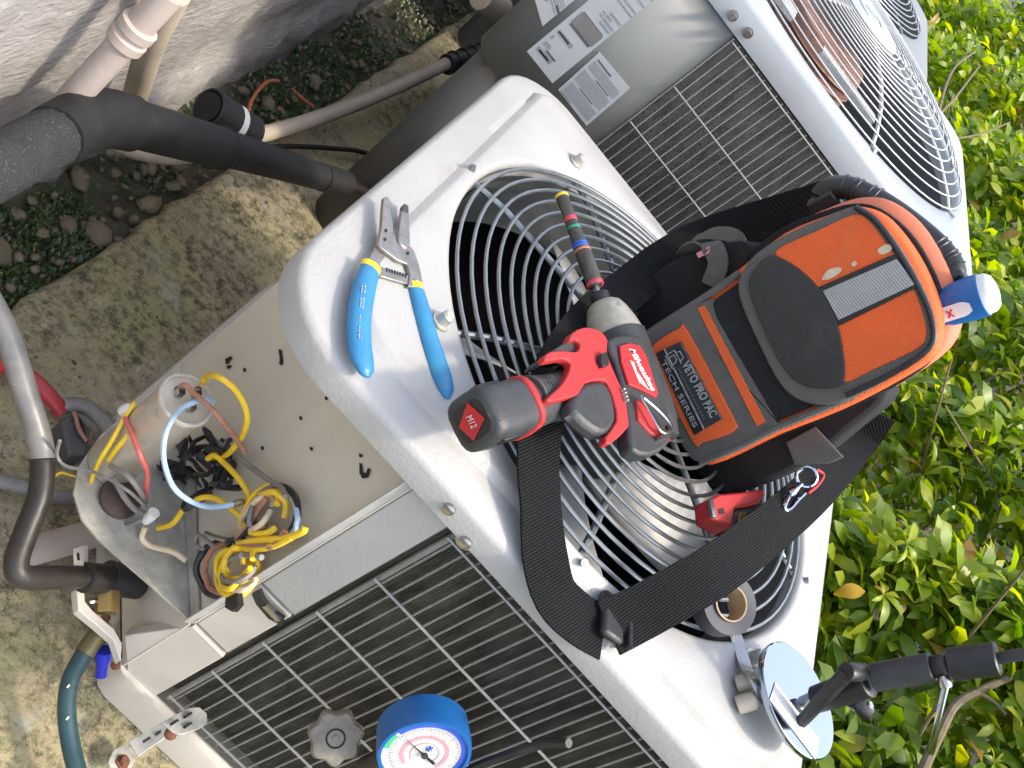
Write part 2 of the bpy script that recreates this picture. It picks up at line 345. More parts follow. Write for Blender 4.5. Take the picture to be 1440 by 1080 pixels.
# concrete pad with a broken edge along the bed
b = MB(); top = []; N = 120
edge = [(-.185+.016*noise.fractal(Vector((0, i*.6, 1)), 1, 2, 4), -.4+4.4*i/N) for i in range(N+1)]
pad_loops = []
for x, y in edge:
    pad_loops.append([(x-.004, y, -.66), (x-.003, y, GZ-.012), (x+.006, y, GZ), (.25, y, GZ+.001*math.sin(y*9)), (.95, y, GZ), (.95, y, -.66)])
b.loft(pad_loops, cap=(True, True), close=False)
b.build('concrete_pad', m_conc, sharp=60)['kind'] = 'structure'

# house wall
b = MB(); loops = []
def wallx(y, z):
    n1 = .6*noise.fractal(Vector((y*7, z*9, 5)), .9, 2, 5); n2 = noise.fractal(Vector((y*30, z*34, 2)), .8, 2, 4)
    k = max(0, min(1, (-.47-z)/.06))
    return -.335+.008*n1+.004*n2+k*(.02+.014*noise.fractal(Vector((y*16, 0, 7)), .9, 2, 4))
ny, nz_ = 300, 70; ys = [-.2+3.6*i/ny for i in range(ny+1)]; zs = [-.62+ (1.0)*j/nz_ for j in range(nz_+1)]
vs = [(wallx(y, z), y, z) for y in ys for z in zs]
vs2 = [(-.55, y, z) for y in (ys[0], ys[-1]) for z in (zs[0], zs[-1])]
b.add(vs, [(i*(nz_+1)+j, (i+1)*(nz_+1)+j, (i+1)*(nz_+1)+j+1, i*(nz_+1)+j+1) for i in range(ny) for j in range(nz_)])
b.box((-.62, 1.6, -.12), (.5, 3.6, 1.0))
o = b.build('house_wall', m_wall, sharp=180); tag(o, 'rough grey stained plaster house wall with crumbling base behind the pipes', 'wall')

# gravel, weeds in the bed between wall and pad
def pebble(b, c, r, seed):
    q = random.Random(seed); m = Matrix.Rotation(q.random()*6.3, 3, 'Z'); sx, sy, sz = r*q.uniform(.7, 1.3), r*q.uniform(.6, 1), r*q.uniform(.4, .8)
    vs = []
    for la in (-.6, .25, .8):
        for k in range(6):
            a = 2*math.pi*(k+.5*(la > 0))/6; w = math.cos(la)*q.uniform(.8, 1.15)
            vs.append(m @ Vector((sx*w*math.cos(a), sy*w*math.sin(a), sz*math.sin(la)*q.uniform(.8, 1.2)))+Vector(c))
    vs.append(Vector(c)+Vector((0, 0, sz)))
    f = [(k, (k+1) % 6, 6+(k+1) % 6, 6+k) for k in range(6)]+[(6+k, 6+(k+1) % 6, 12+(k+1) % 6, 12+k) for k in range(6)]+[(12+k, 12+(k+1) % 6, 18) for k in range(6)]
    b.add(vs, f)
b = MB()
for i in range(420):
    y = rnd.uniform(.3, 3.2); x = -.32+.15*rnd.random()**.8
    pebble(b, (x, y, -.592+.012*rnd.random()), rnd.choice((.004, .006, .008, .011)), i)
for i in range(90):       # grit at the pad's edge and on it
    pebble(b, (-.185+abs(rnd.gauss(0, .09)), rnd.uniform(.4, 3.0), GZ+.001), rnd.choice((.002, .003, .0045)), 4000+i)
b.build('gravel', m_stone, sharp=180, fix=False)['kind'] = 'stuff'
for i in range(16):
    q = random.Random(50+i); b = MB(); y = [.80, .86, .93, 1.0, 1.07, 1.15, 1.2, 1.27, 1.33, 1.45, 1.55, 1.68, .98, 1.12, 1.38, 1.85][i]
    pebble(b, (-.205-.09*q.random(), y, -.592), q.uniform(.014, .027), 90+i)
    o = b.build('loose_stone', m_stone, sharp=180); tag(o, 'rough brownish stone lying in the mossy bed between wall and concrete pad', 'stone', 'loose stones in the bed along the wall')
def blades(b, c, n, h, spread, q):
    for _ in range(n):
        a = q.random()*6.28; r = spread*q.random()**.6; p = Vector(c)+Vector((r*math.cos(a), r*math.sin(a), 0)); t = q.random()*6.28
        d = Vector((math.cos(t), math.sin(t), 0)); w = h*q.uniform(.12, .3); L = h*q.uniform(.5, 1.2); s = Vector((-d.y, d.x, 0))*w
        tip = p+d*L*.7+Vector((0, 0, L*.7)); mid = p+d*L*.35+Vector((0, 0, L*.45))
        b.add([p-s*.3, p+s*.3, mid+s, mid-s, tip], [(0, 1, 2, 3), (3, 2, 4)])
def rndattr(o, per):
    at = o.data.attributes.new('rnd', 'FLOAT', 'FACE'); q = random.Random(3); v = 0; vals = []
    for i in range(len(o.data.polygons)):
        if i % per == 0: v = q.random()
        vals.append(v)
    at.data.foreach_set('value', vals)
b = MB(); q = random.Random(5)
for (y, x, n, sp) in [(1.02, -.25, 650, .07), (1.12, -.24, 500, .06), (.93, -.24, 420, .06), (1.72, -.25, 500, .08), (1.9, -.23, 520, .09), (2.1, -.25, 500, .09), (1.55, -.26, 300, .07), (2.4, -.22, 500, .12), (1.3, -.23, 130, .06), (2.7, -.2, 500, .15), (1.42, -.27, 180, .05)]:
    blades(b, (x, y, -.592), int(n*2), .0105, sp*1.05, q)
o = b.build('weeds', m_moss, sharp=180, fix=False); o['kind'] = 'stuff'; rndattr(o, 2)

# ------------------------------------------------------------------ rounded-square outlines
def rrect(cx, cy, hx, hy, r, a, rb=None):
    """point on the outline of a rounded rectangle in direction a"""
    dx, dy = math.cos(a), math.sin(a); lo, hi = 0, 2
    if rb and dx < 0 < dy: r = rb
    def sdf(t):
        x, y = abs(dx*t)-(hx-r), abs(dy*t)-(hy-r)
        return math.hypot(max(x, 0), max(y, 0))+min(max(x, y), 0)-r
    for _ in range(40):
        m = (lo+hi)/2
        if sdf(m) > 0: hi = m
        else: lo = m
    return Vector((cx+dx*lo, cy+dy*lo, 0))
def loop(c, hx, hy, r, z, n=160, rb=None): return [rrect(c[0], c[1], hx, hy, r, 2*math.pi*i/n, rb)+Vector((0, 0, z)) for i in range(n)]
def circ(c, r, z, n=160): return [Vector((c[0]+r*math.cos(2*math.pi*i/n), c[1]+r*math.sin(2*math.pi*i/n), z)) for i in range(n)]

# ================================================================== CONDENSER A (white)
AC = (.333, .985); HX = .343; HY = .338
A = empty('condenser_unit', (AC[0], AC[1], GZ), 'opened white air conditioner condenser with round fan grille, tools on its top cover', 'air conditioner')
b = MB()
b.loft([loop(AC, HX-.004, HY-.004, .088, -.030), loop(AC, HX, HY, .09, -.0305), loop(AC, HX, HY, .09, -.008), loop(AC, HX-.002, HY-.002, .089, -.003), loop(AC, HX-.007, HY-.007, .085, 0), loop(AC, HX-.036, HY-.036, .075, .0015), loop(AC, HX-.040, HY-.040, .073, .003, rb=.02), loop(AC, HX-.046, HY-.046, .07, .010, rb=.02), loop(AC, HX-.050, HY-.050, .068, .0115, rb=.02),
        circ(AC, .287, .0125), circ(AC, .283, .0115), circ(AC, .279, .004), circ(AC, .276, -.02), circ(AC, .276, -.095), circ(AC, .279, -.095), circ(AC, .281, -.02), loop(AC, HX-.052, HY-.052, .068, .006), loop(AC, HX-.01, HY-.01, .085, -.004)], cap=(False, False))
top = b.build('top_cover', m_pan, A, sharp=50)
b = MB(); b.loft([circ(AC, .2755, -.005, 96), circ(AC, .2755, -.10, 96), circ(AC, .29, -.11, 96)], cap=(False, False)); b.build('fan_throat', m_throat, A)
def cutcorner(P, d):
    """keeps outline points behind the diagonal of the opened corner"""
    r = []
    for p in P:
        k = (p-PL).dot(PN)-d
        if k > 0:
            v = p-V(AC[0], AC[1], p.z); kc = (V(AC[0], AC[1], 0)-PL).dot(PN)-d; t = -kc/(k-kc); p = V(AC[0], AC[1], p.z)+v*t
        r.append(p)
    return r
PL = Vector((.194, .655, 0)); PR = Vector((-.002, .882, 0)); PN = Vector((-.757, -.653, 0)); PT = (PR-PL).normalized()
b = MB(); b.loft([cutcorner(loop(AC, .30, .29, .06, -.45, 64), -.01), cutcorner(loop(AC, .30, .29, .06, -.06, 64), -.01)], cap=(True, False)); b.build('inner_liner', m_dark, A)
b = MB(); b.lathe((AC[0]+.02, AC[1]+.03, -.5), (0, 0, 1), [(.04, .08), (.24, .085), (.28, .06), (.30, .02)], 24); b.build('compressor', m_dark, A)
# grille
RW = .0021
def gz(r): return .007+.016*(1-(r/.289)**6)
for i in range(18):
    r = .2885-.0155*i
    if r < .03: break
    b = MB(); b.ring((AC[0], AC[1], gz(r)+.0), r, RW, 72, 6); b.build('grille_ring', m_wire, A)
for i, (a, r1) in enumerate([(178, .295), (-135.6, .305), (-88, .293), (-40, .300), (-2, .292), (46, .305), (91, .293), (134, .305)]):
    d = Vector((math.cos(R(a)), math.sin(R(a)), 0)); c = Vector((AC[0], AC[1], 0)); b = MB()
    b.tube([c+d*r1+V(0, 0, .016), c+d*.285+V(0, 0, gz(.285)-.005), c+d*.24+V(0, 0, gz(.24)-.0055), c+d*.15+V(0, 0, gz(.15)-.0055), c+d*.05+V(0, 0, gz(.05)-.0055)], .0036, 8)
    sp = b.build('grille_spoke', m_wire, A)
    if a in (134, -135.6, -40, 46):
        e = c+d*r1+V(0, 0, .013); b = MB(); b.lathe(e, (0, 0, 1), [(0, .010), (.002, .010), (.002, .0065), (.011, .006), (.013, .004)], 12); b.build('bolt', m_galv, None, sub=sp)
b = MB(); b.lathe((AC[0], AC[1], .026), (0, 0, 1), [(0, .05), (.006, .05), (.008, .045)], 32); b.build('hub_plate', m_wire, A)
b = MB(); b.lathe((AC[0], AC[1], -.10), (0, 0, 1), [(0, .058), (.01, .065), (.10, .065), (.115, .05)], 32); b.build('fan_motor', m_throat, A)
b = MB(); b.lathe((AC[0], AC[1], -.125), (0, 0, 1), [(0, .05), (.03, .05)], 32); b.build('fan_hub', m_blade, A)
for a0 in (5, 95, 185, 275):
    b = MB(); top_, bot = [], []
    nr, na = 6, 8; grid = []
    for i in range(nr+1):
        r = .045+.222*i/nr; half = 9+8*math.sin(math.pi*.5*i/nr)
        for j in range(na+1):
            t = j/na*2-1; a = R(a0+t*half + 14*(i/nr)); z = -.105+.028*t+.006*math.cos(t*1.5)
            grid.append(Vector((AC[0]+r*math.cos(a), AC[1]+r*math.sin(a), z)))
    n = len(grid); fs = [(i*(na+1)+j, (i+1)*(na+1)+j, (i+1)*(na+1)+j+1, i*(na+1)+j+1) for i in range(nr) for j in range(na)]
    b.add(grid, fs); o = b.build('fan_blade', m_blade, A, fix=False); md = o.modifiers.new('t', 'SOLIDIFY'); md.thickness = .0018
# coil and its guard (front face)
yc = .672
b = MB()
b.box(((.243+.672)/2, yc+.010, -.265), (.429, .02, .47)); cf = b.build('coil_core', m_fin, A)
b = MB(); xs = .247
while xs < .668: b.add([(xs, yc-.0035, -.495), (xs, yc+.001, -.495), (xs, yc+.001, -.035), (xs, yc-.0035, -.035)], [(0, 1, 2, 3)]); xs += .0024
b.build('coil_fin_pack', m_fin, A, kind='stuff', fix=False)
b = MB(); b.box((AC[0]+HX-.022, AC[1], -.265), (.02, .56, .47)); b.build('side_coil', m_fin, A)
b = MB(); b.box((AC[0]+.02, AC[1]+HY-.02, -.265), (.60, .02, .47)); b.build('back_coil', m_fin, A)
b = MB(); b.box((.008, 1.10, -.27), (.012, .40, .48)); b.build('left_panel', m_cream, A, bevel=.004)
b = MB(); x = 0; b.tube([(0, 0, -.50), (0, 0, -.040)], .00125, 6); wv = b.build('guard_wire', m_guard, A)
wv.location = (.2555, yc-.014, 0); k = 1
while .2555+.0138*k < .672:
    o = wv.copy(); COL.objects.link(o); adopt(o, A); o.location = (.2555+.0138*k+rnd.uniform(-.0006, .0006), yc-.014, 0); o.rotation_euler = (rnd.uniform(-.004, .004), rnd.uniform(-.003, .003), 0); k += 1
b = MB(); b.tube([(.247, 0, 0), (.674, 0, 0)], .0015, 6); wh = b.build('guard_wire', m_guard, A); wh.location = (0, yc-.0175, -.045)
for z in (-.142, -.228, -.315, -.405, -.488):
    o = wh.copy(); COL.objects.link(o); adopt(o, A); o.location = (0, yc-.0175, z)
b = MB(); b.tube([(.251, yc-.012, -.50), (.251, yc-.012, -.036)], .0032, 8); b.build('guard_rod', m_guard, A)
b = MB(); b.box((.4575, yc-.004, -.033), (.43, .014, .006)); b.build('guard_frame', m_black, A)
# white post beside the coil, split where the lower panel begins
def PD(px, py, d=0.): return PP(px, py, PL+PN*d, PN)
b = MB(); b.prism([(.196, .6555, -.255), (.240, .6555, -.255), (.240, .6555, -.0305), (.196, .6555, -.0305)], (0, .016, 0)); b.build('corner_post', m_pan, A, bevel=.0015, label='white upper corner post')
b = MB(); b.prism([(.196, .6575, -.37), (.240, .6575, -.37), (.240, .6575, -.262), (.196, .6575, -.262)], (0, .016, 0)); b.build('corner_post', m_cream, A, bevel=.0015, label='pinkish lower corner post with sun streaks')
b = MB(); b.prism([(.165, .654, -.465), (.196, .654, -.374), (.240, .654, -.374), (.240, .654, -.508), (.20, .654, -.508)], (0, .014, 0)); b.build('lower_panel', m_cream, A, bevel=.0012)
b = MB(); b.prism([PL+PN*.003+V(0,0,-.505), PR+PN*.003+V(0,0,-.505), PR+PN*.003+V(0,0,-.374), PL+PN*.003+V(0,0,-.374)], PN*-.002); b.build('valve_plate', m_cream, A)
# partition panel, diagonal across the corner
w = (PR-PL).length
b = MB(); b.prism([PL+V(0, 0, -.37), PR+V(0, 0, -.37), PR+V(0, 0, -.028), PL+V(0, 0, -.028)], -PN*.002); pp = b.build('partition_panel', m_beige, A)
b = MB(); b.prism([PL+PN*.001+V(0, 0, -.37), PL+PN*.012+V(0, 0, -.37), PL+PN*.012+V(0, 0, -.03), PL+PN*.001+V(0, 0, -.03)], PT*.0015); b.build('panel_flange', m_pan, None, sub=pp)
def slot(px, py, pts):
    b = MB(); P = [PD(px+x, py+y, .0012) for x, y in pts]; b.prism(P, PN*.0006); b.build('slot', m_dark, None, sub=pp)
slot(395, 500, [(-3, -9), (1, -8), (3, 8), (2, 14), (-2, 12), (-1, 4)])
slot(321, 508, [(-4, -3), (4, -7), (6, -5), (0, 3), (-3, 4)])
slot(322, 516, [(-3, -1), (3, -3), (3, 1), (-2, 3)])
slot(512, 662, [(-6, -11), (-3, -9), (-2, 2), (3, 4), (6, -4), (9, -2), (6, 9), (-2, 11), (-6, 3)])
slot(507, 640, [(-2, -2), (2, -1), (2, 3), (-1, 3)])
for p in [(423, 588), (369, 630), (438, 631), (344, 520), (459, 560)]:
    slot(p[0], p[1], [(-1.6, -2.5), (1.6, -2), (1.6, 2.5), (-1.4, 2.5)])
b = MB(); P = [PL+V(0, 0, -.37), PR+V(0, 0, -.37), V(-.003, .80, -.37), V(-.003, .735, -.37), V(.006, .69, -.37), V(.022, .664, -.37), V(.045, .650, -.37), V(.07, .647, -.37)]
b.prism(P, (0, 0, -.0025)); b.build('bottom_shelf', m_galv, A)
b = MB(); b.prism([PL+PN*.002+V(0, 0, -.369), PR*.5+PL*.5+PN*.003+V(0, 0, -.369), PR*.5+PL*.5+PN*.003+V(0, 0, -.35), PL+PN*.002+V(0, 0, -.355)], PN*.002); b.build('shelf_lip', m_galv, A)
# base pan
BLp = [cutcorner(loop(AC, x, y, r, z), .004) for x, y, r, z in [(HX-.01, HY-.01, .08, -.54), (HX-.01, HY-.01, .08, -.507), (HX-.002, HY, .085, -.507), (HX, HY+.002, .088, -.512), (HX, HY+.002, .088, -.558), (HX-.02, HY-.02, .08, -.5595)]]
b = MB(); b.loft(BLp, cap=(True, True)); bp_ = b.build('base_pan', m_cream, A, sharp=50)
for p in [(105+15, 812), (150, 868), (163, 935)]:
    c = PZ(*p, -.512); b = MB(); b.lathe(PP(p[0], p[1], c, Vector((-.5, -.86, 0))), (-.3, -.9, .3), [(0, .005), (.003, .005), (.004, .003)], 10); b.build('rusty_screw', m_rust, None, sub=bp_)
# skirt screws
for p, s in [((632, 715), .007), ((655, 762), .0075)]:
    c = PY(*p, .647); b = MB(); b.lathe(c+V(0, .004, 0), (0, -1, .15), [(0, s*1.3), (.003, s*1.3), (.0032, s*.8), (.008, s*.7), (.009, s*.4)], 12); b.build('screw', m_steel, A)
for p in [(236, 875), (195+42, 890)]: pass
# two black rubber clips near the post
b = MB(); P = [PY(px, py, .653) for px, py in [(357, 832), (368, 827), (372, 838), (385, 855), (402, 866), (398, 876), (380, 866), (363, 846)]]; b.prism(P, (0, -.004, 0)); b.build('post_clip', m_black, A)
b = MB(); P = [PD(px, py, .014) for px, py in [(325, 842), (341, 834), (343, 851), (334, 861), (324, 855)]]; b.prism(P, PN*.006); b.build('rubber_grommet', m_black, A)
b = MB(); P = [PY(px, py, .653) for px, py in [(373, 848), (378, 846), (398, 867), (393, 869)]]; b.prism(P, (0, -.006, 0)); b.build('clip_spring', m_steel, A)

# ================================================================== CONDENSER B (grey)
BX0, BX1, BY0 = -.078, .652, 1.5; BC = ((BX0+BX1)/2, BY0+.36); BHX = (BX1-BX0)/2; BHY = .36
B = empty('condenser_unit', (BC[0], BC[1], GZ), 'grey air conditioner condenser with paper labels and wide spiral grille behind the white one', 'air conditioner')
def side(z0, z1, x_end, ins, r=.06):
    P = []
    xm = x_end
    P.append(V(xm, BY0+ins, 0)); 
    for i in range(9):
        a = R(-90-90*i/8); P.append(V(BX0+ins+r+r*math.cos(a), BY0+ins+r+r*math.sin(a), 0))
    P.append(V(BX0+ins, BY0+.55, 0)); Q = [p+V(.012, .012, 0) for p in P]; Q[0] = V(xm, BY0+ins+.012, 0)
    return [p+V(0, 0, z0) for p in P], [p+V(0, 0, z1) for p in P], Q
b = MB(); lo, hi, _ = side(-.131, .176, .147, 0); b.loft([lo, hi], cap=(False, False), close=False)
fp = b.build('service_panel', m_grey, B, sharp=50); md = fp.modifiers.new('t', 'SOLIDIFY'); md.thickness = .004; md.offset = -1
b = MB(); lo, hi, _ = side(GZ+.0, -.10, .147, .012); b.loft([lo, hi], cap=(False, False), close=False)
o = b.build('lower_panel', m_greyd, B, sharp=50); md = o.modifiers.new('t', 'SOLIDIFY'); md.thickness = .004; md.offset = -1
b = MB(); b.box(((.147+BX1)/2-.004, BY0+.020, -.19), (BX1-.147-.008, .02, .72)); b.build('coil_core', m_finB, B)
b = MB(); xs = .152
while xs < BX1-.01: b.add([(xs, BY0+.0075, -.53), (xs, BY0+.011, -.53), (xs, BY0+.011, .174), (xs, BY0+.0075, .174)], [(0, 1, 2, 3)]); xs += .0026
b.build('coil_fin_pack', m_finB, B, kind='stuff', fix=False)
b = MB(); b.box((BX1-.02, BC[1], -.19), (.02, .64, .72)); b.build('side_coil', m_finB, B)
b = MB(); b.box((BC[0], BY0+.70, -.19), (.66, .02, .72)); b.build('back_panel', m_grey, B)
b = MB(); b.tube([(0, 0, -.52), (0, 0, .172)], .0011, 6); wv = b.build('guard_wire', m_guardB, B); wv.location = (.150, BY0-.002, 0); k = 1
while .150+.0138*k < BX1-.008:
    o = wv.copy(); COL.objects.link(o); adopt(o, B); o.location = (.150+.0138*k+rnd.uniform(-.0006, .0006), BY0-.002, 0); o.rotation_euler = (rnd.uniform(-.003, .003), rnd.uniform(-.0025, .0025), 0); k += 1
b = MB(); b.tube([(.152, 0, 0), (BX1-.008, 0, 0)], .0013, 6); wh = b.build('guard_wire', m_guardB, B); wh.location = (0, BY0-.005, .168)
for z in (.069, -.012, -.095, -.18, -.27, -.36, -.45):
    o = wh.copy(); COL.objects.link(o); adopt(o, B); o.location = (0, BY0-.005, z)
TZ = .222
b = MB(); b.loft([loop(BC, BHX+.002, BHY+.002, .055, .176), loop(BC, BHX+.004, BHY+.004, .057, .1755), loop(BC, BHX+.004, BHY+.004, .057, TZ-.012), loop(BC, BHX-.002, BHY-.002, .053, TZ-.003), loop(BC, BHX-.012, BHY-.012, .048, TZ), circ(BC, .338, TZ), circ(BC, .333, TZ-.004), circ(BC, .330, TZ-.02), circ(BC, .33, TZ-.14)], cap=(False, False))
b.build('top_cover', m_top, B, sharp=50)
b = MB(); b.loft([circ(BC, .3295, TZ-.03, 64), circ(BC, .3295, TZ-.16, 64)], cap=(False, False)); b.build('fan_throat', m_throat, B)
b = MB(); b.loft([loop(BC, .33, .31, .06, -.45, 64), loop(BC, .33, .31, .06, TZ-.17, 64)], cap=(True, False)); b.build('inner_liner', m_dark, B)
def gzB(r): return TZ+.004+.042*(1-(r/.335)**4)
for i in range(15):
    r = .334-.0178*i
    b = MB(); b.ring((BC[0], BC[1], gzB(r)), r, .0013, 72, 5); b.build('grille_ring', m_wireW, B)
for k in range(8):
    a = R(k*45+18); d = V(math.cos(a), math.sin(a), 0); c = V(BC[0], BC[1], 0); b = MB()
    b.tube([c+d*.349+V(0, 0, TZ+.004)]+[c+d*r+V(0, 0, gzB(r)-.004) for r in (.333, .31, .26, .2, .12, .06)], .0030, 8); b.build('grille_spoke', m_wireW, B)
b = MB(); b.lathe((BC[0], BC[1], TZ+.044), (0, 0, 1), [(0, .075), (.004, .075), (.006, .07), (.006, .025), (.008, .02)], 36); hp = b.build('hub_plate', m_top, B)
b = MB(); b.ring((BC[0], BC[1], TZ+.0505), .030, .0016, 32, 6); b.box((BC[0], BC[1], TZ+.051), (.03, .005, .002)); b.build('hub_emblem', m_galv, None, sub=hp)
b = MB(); c = V(BC[0]-.02, BC[1]-.07, .05); b.lathe(c+V(0, 0, .02), (0, 0, 1), [(0, .08), (.02, .095), (.13, .095), (.15, .085)], 32); mo = b.build('fan_motor', m_motor, B)
for kk in range(9):
    b = MB(); b.ring(c+V(0, 0, .035+.014*kk), .0962, .0022, 40, 5); b.build('motor_rib', m_motor, None, sub=mo)
b = MB(); b.box(c+V(.055, -.13, .17), (.13, .035, .008)); b.build('motor_bracket', m_pan, B)
b = MB(); b.box(c+V(-.10, -.14, .17), (.05, .06, .008)); b.build('motor_bracket', m_pan, B)
for k in range(3):
    b = MB(); gridv = []
    for i in range(6):
        r = .09+.22*i/5
        for j in range(7):
            t = j/3-1; a = R(30+120*k+t*27); gridv.append(V(BC[0]+r*math.cos(a), BC[1]+r*math.sin(a), .0+.03*t))
    b.add(gridv, [(i*7+j, (i+1)*7+j, (i+1)*7+j+1, i*7+j+1) for i in range(5) for j in range(6)])
    o = b.build('fan_blade', m_throat, B, fix=False); md = o.modifiers.new('t', 'SOLIDIFY'); md.thickness = .002
for p in [(1031, 22), (1052, 46)]:
    b = MB(); b.lathe(PY(*p, BY0-.004), (0, -1, 0), [(0, .0075), (.002, .0075), (.0022, .005), (.007, .0045)], 12); b.build('screw', m_steel, B)
# paper labels on the service panel
def onB(px, py, d=.0006): return PY(px, py, BY0-d)
def panel_label(corners, prints, lab):
    b = MB(); b.prism([onB(*c, .0004) for c in corners], (0, -.0006, 0)); o = b.build('paper_label', m_paper, B, label=lab)
    A0, B0, D0 = [onB(*c, .0011) for c in (corners[0], corners[1], corners[3])]
    for name, mat, rects in prints:
        b = MB()
        for (u0, v0, u1, v1) in rects:
            P = [A0+(B0-A0)*u+(D0-A0)*v for u, v in ((u0, v0), (u1, v0), (u1, v1), (u0, v1))]
            b.prism(P, (0, -.0002, 0))
        b.build(name, mat, None, sub=o, kind='stuff')
    return o
q = random.Random(11)
def lines(u0, u1, v0, v1, n, fill=.55, jit=.25):
    r = []
    for i in range(n):
        v = v0+(v1-v0)*i/n; x = u0
        while x < u1-.01:
            L = min(q.uniform(.02, .09), u1-x); r.append((x, v, x+L, v+(v1-v0)/n*fill)); x += L+.012
            if q.random() < jit*.25: break
    return r
# long rating label: u across (image down-right), v upwards
panel_label([(741, 72), (777, 117), (945, -22), (909, -67)],
    [('plate_print', m_plat, [(.12, .36, .9, .46)]), ('small_print', m_ink2, lines(.1, .62, .06, .30, 4)+lines(.55, .93, .5, .62, 4)+lines(.05, .95, .68, .98, 9, .35)), ('dark_print', m_ink, [(.16, .065, .52, .08), (.28, .10, .62, .115), (.15, .34, .86, .36), (.14, .462, .86, .47), (.12, .25, .5, .262)]), ('symbol', m_ink2, [(.42, .535, .50, .542), (.42, .565, .50, .572), (.42, .535, .435, .572), (.49, .535, .505, .572)])], 'long white rating label')
panel_label([(785, 126), (825, 177), (886, 124), (843, 73)],
    [('fine_print', m_ink2, lines(.08, .94, .07, .30, 7, .6, .0)+lines(.06, .94, .36, .62, 8, .6, .0)+lines(.08, .94, .68, .86, 5, .6, .0)), ('heading_print', m_ink, [(.30, .315, .72, .335), (.40, .635, .82, .655), (.1, .88, .55, .91), (.06, .02, .4, .035)])], 'square white warning label full of fine print')
panel_label([(749, -12), (763, 37), (812, -3), (790, -40)], [('small_print', m_ink2, lines(.1, .9, .45, .95, 6, .45)), ('bar_print', m_ink, [(.1, .30, .45, .40), (.72, .55, .95, .62)])], 'white label cut off by the picture edge')
# ================================================================== CONDENSER C (far)
CC = (.20, 2.72); CT = .20
Cn = empty('condenser_unit', (CC[0], CC[1], GZ), 'farthest condenser, only the round grille corner of its grey top showing', 'air conditioner')
b = MB(); b.loft([loop(CC, .37, .34, .08, GZ), loop(CC, .37, .34, .08, CT-.05)], cap=(False, False)); b.build('cabinet', m_greyd, Cn)
b = MB(); b.loft([loop(CC, .374, .344, .084, CT-.05), loop(CC, .374, .344, .084, CT-.01), loop(CC, .362, .332, .08, CT), circ(CC, .325, CT), circ(CC, .32, CT-.1)], cap=(False, True)); b.build('top_cover', m_grey, Cn, sharp=50)
for i in range(20):
    r = .322-.0145*i; b = MB(); b.ring((CC[0], CC[1], CT+.006+.03*(1-(r/.325)**3)), r, .0018, 56, 5); b.build('grille_ring', m_wire, Cn)
for k in range(6):
    a = R(k*60+20); d = V(math.cos(a), math.sin(a), 0); c = V(CC[0], CC[1], 0); b = MB(); b.tube([c+d*.34+V(0, 0, CT+.003), c+d*.28+V(0, 0, CT+.012), c+d*.05+V(0, 0, CT+.03)], .003, 6); b.build('grille_spoke', m_wire, Cn)
# ================================================================== TOOL BAG
BO = Vector((.362, .974, .02)); BN = Vector((-.5, -.866, 0)).normalized(); BU = Vector((.866, -.5, 0)).normalized()
def PB(px, py, d=0.): return PP(px, py, BO+BN*d, BN)
bag = empty('tool_bag', BO - BN*.05, 'orange and black tool bag standing upright with name patch and black tube handle', 'tool bag')
def plate(name, mat, pts, d, th, parent=bag, sub=None, bevel=.0012, sm=True, label=None):
    P = [PB(x, y, d) for x, y in pts]
    if sm: P = smooth(P, 3, closed=True)
    b = MB(); b.prism(P, BN*-th); return b.build(name, mat, parent if sub is None else None, sub=sub, bevel=bevel, label=label)
FRONT = [(908, 466), (950, 436), (1000, 405), (1042, 374), (1100, 328), (1160, 303), (1195, 291), (1218, 292), (1245, 308), (1275, 345), (1300, 390), (1317, 440), (1316, 480), (1300, 508), (1240, 545), (1170, 580), (1090, 612), (1010, 650), (985, 652), (958, 628), (930, 560), (910, 500)]
plate('front_body', m_orange, FRONT, 0, .030, bevel=.006)
BACK = [(905, 460), (950, 420), (1000, 395), (1042, 364), (1100, 320), (1160, 296), (1200, 286), (1235, 292), (1275, 322), (1305, 365), (1325, 415), (1328, 455), (1310, 500), (1250, 545), (1180, 583), (1090, 618), (1010, 652), (985, 650), (955, 620), (925, 560), (905, 500)]
plate('gusset', m_blackcl, BACK, -.030, .006, bevel=.001)
BACK2 = [(x+(14 if x > 1150 else 0), y-(10 if x > 1150 else 0)) for x, y in BACK]
plate('back_body', m_orange2, BACK2, -.036, .045, bevel=.010)
plate('side_pocket', m_blackcl, [(975, 645), (992, 680), (1004, 694), (1030, 696), (1080, 678), (1140, 648), (1200, 600), (1240, 565), (1230, 540), (1100, 590)], -.030, .05, bevel=.008)
plate('side_pocket', m_blackcl, [(886, 452), (893, 420), (915, 390), (945, 367), (985, 352), (1040, 338), (1055, 355), (1035, 385), (985, 416), (920, 462), (905, 475)], -.028, .05, bevel=.008)
plate('lower_pocket', m_bind, [(911, 468), (935, 450), (1000, 421), (1007, 447), (1087, 584), (1093, 598), (1050, 619), (988, 649), (962, 630), (935, 565), (912, 497)], .005, .006, bevel=.002)
fr = plate('patch_frame', m_orange, [(916, 492), (925, 479), (955, 462), (966, 465), (1031, 588), (1034, 602), (1024, 611), (988, 622), (973, 620), (920, 512)], .008, .003)
pl_ = plate('name_patch', m_gun, [(922, 497), (957, 480), (1015, 589), (976, 612)], .0100, .0025, sm=False, bevel=.0004)
plate('patch_strip', m_black, [(922, 497), (933, 491.5), (988.5, 604), (976, 612)], .0108, .001, sub=pl_, sm=False, bevel=0)
plate('patch_rule', m_refl, [(933.5, 491.3), (935, 490.6), (990.5, 603), (989, 604)], .0109, .0006, sub=pl_, sm=False, bevel=0)
plate('patch_rule', m_bind, [(955, 480.8), (957, 480), (1015, 589), (1013, 590)], .0109, .0006, sub=pl_, sm=False, bevel=0)
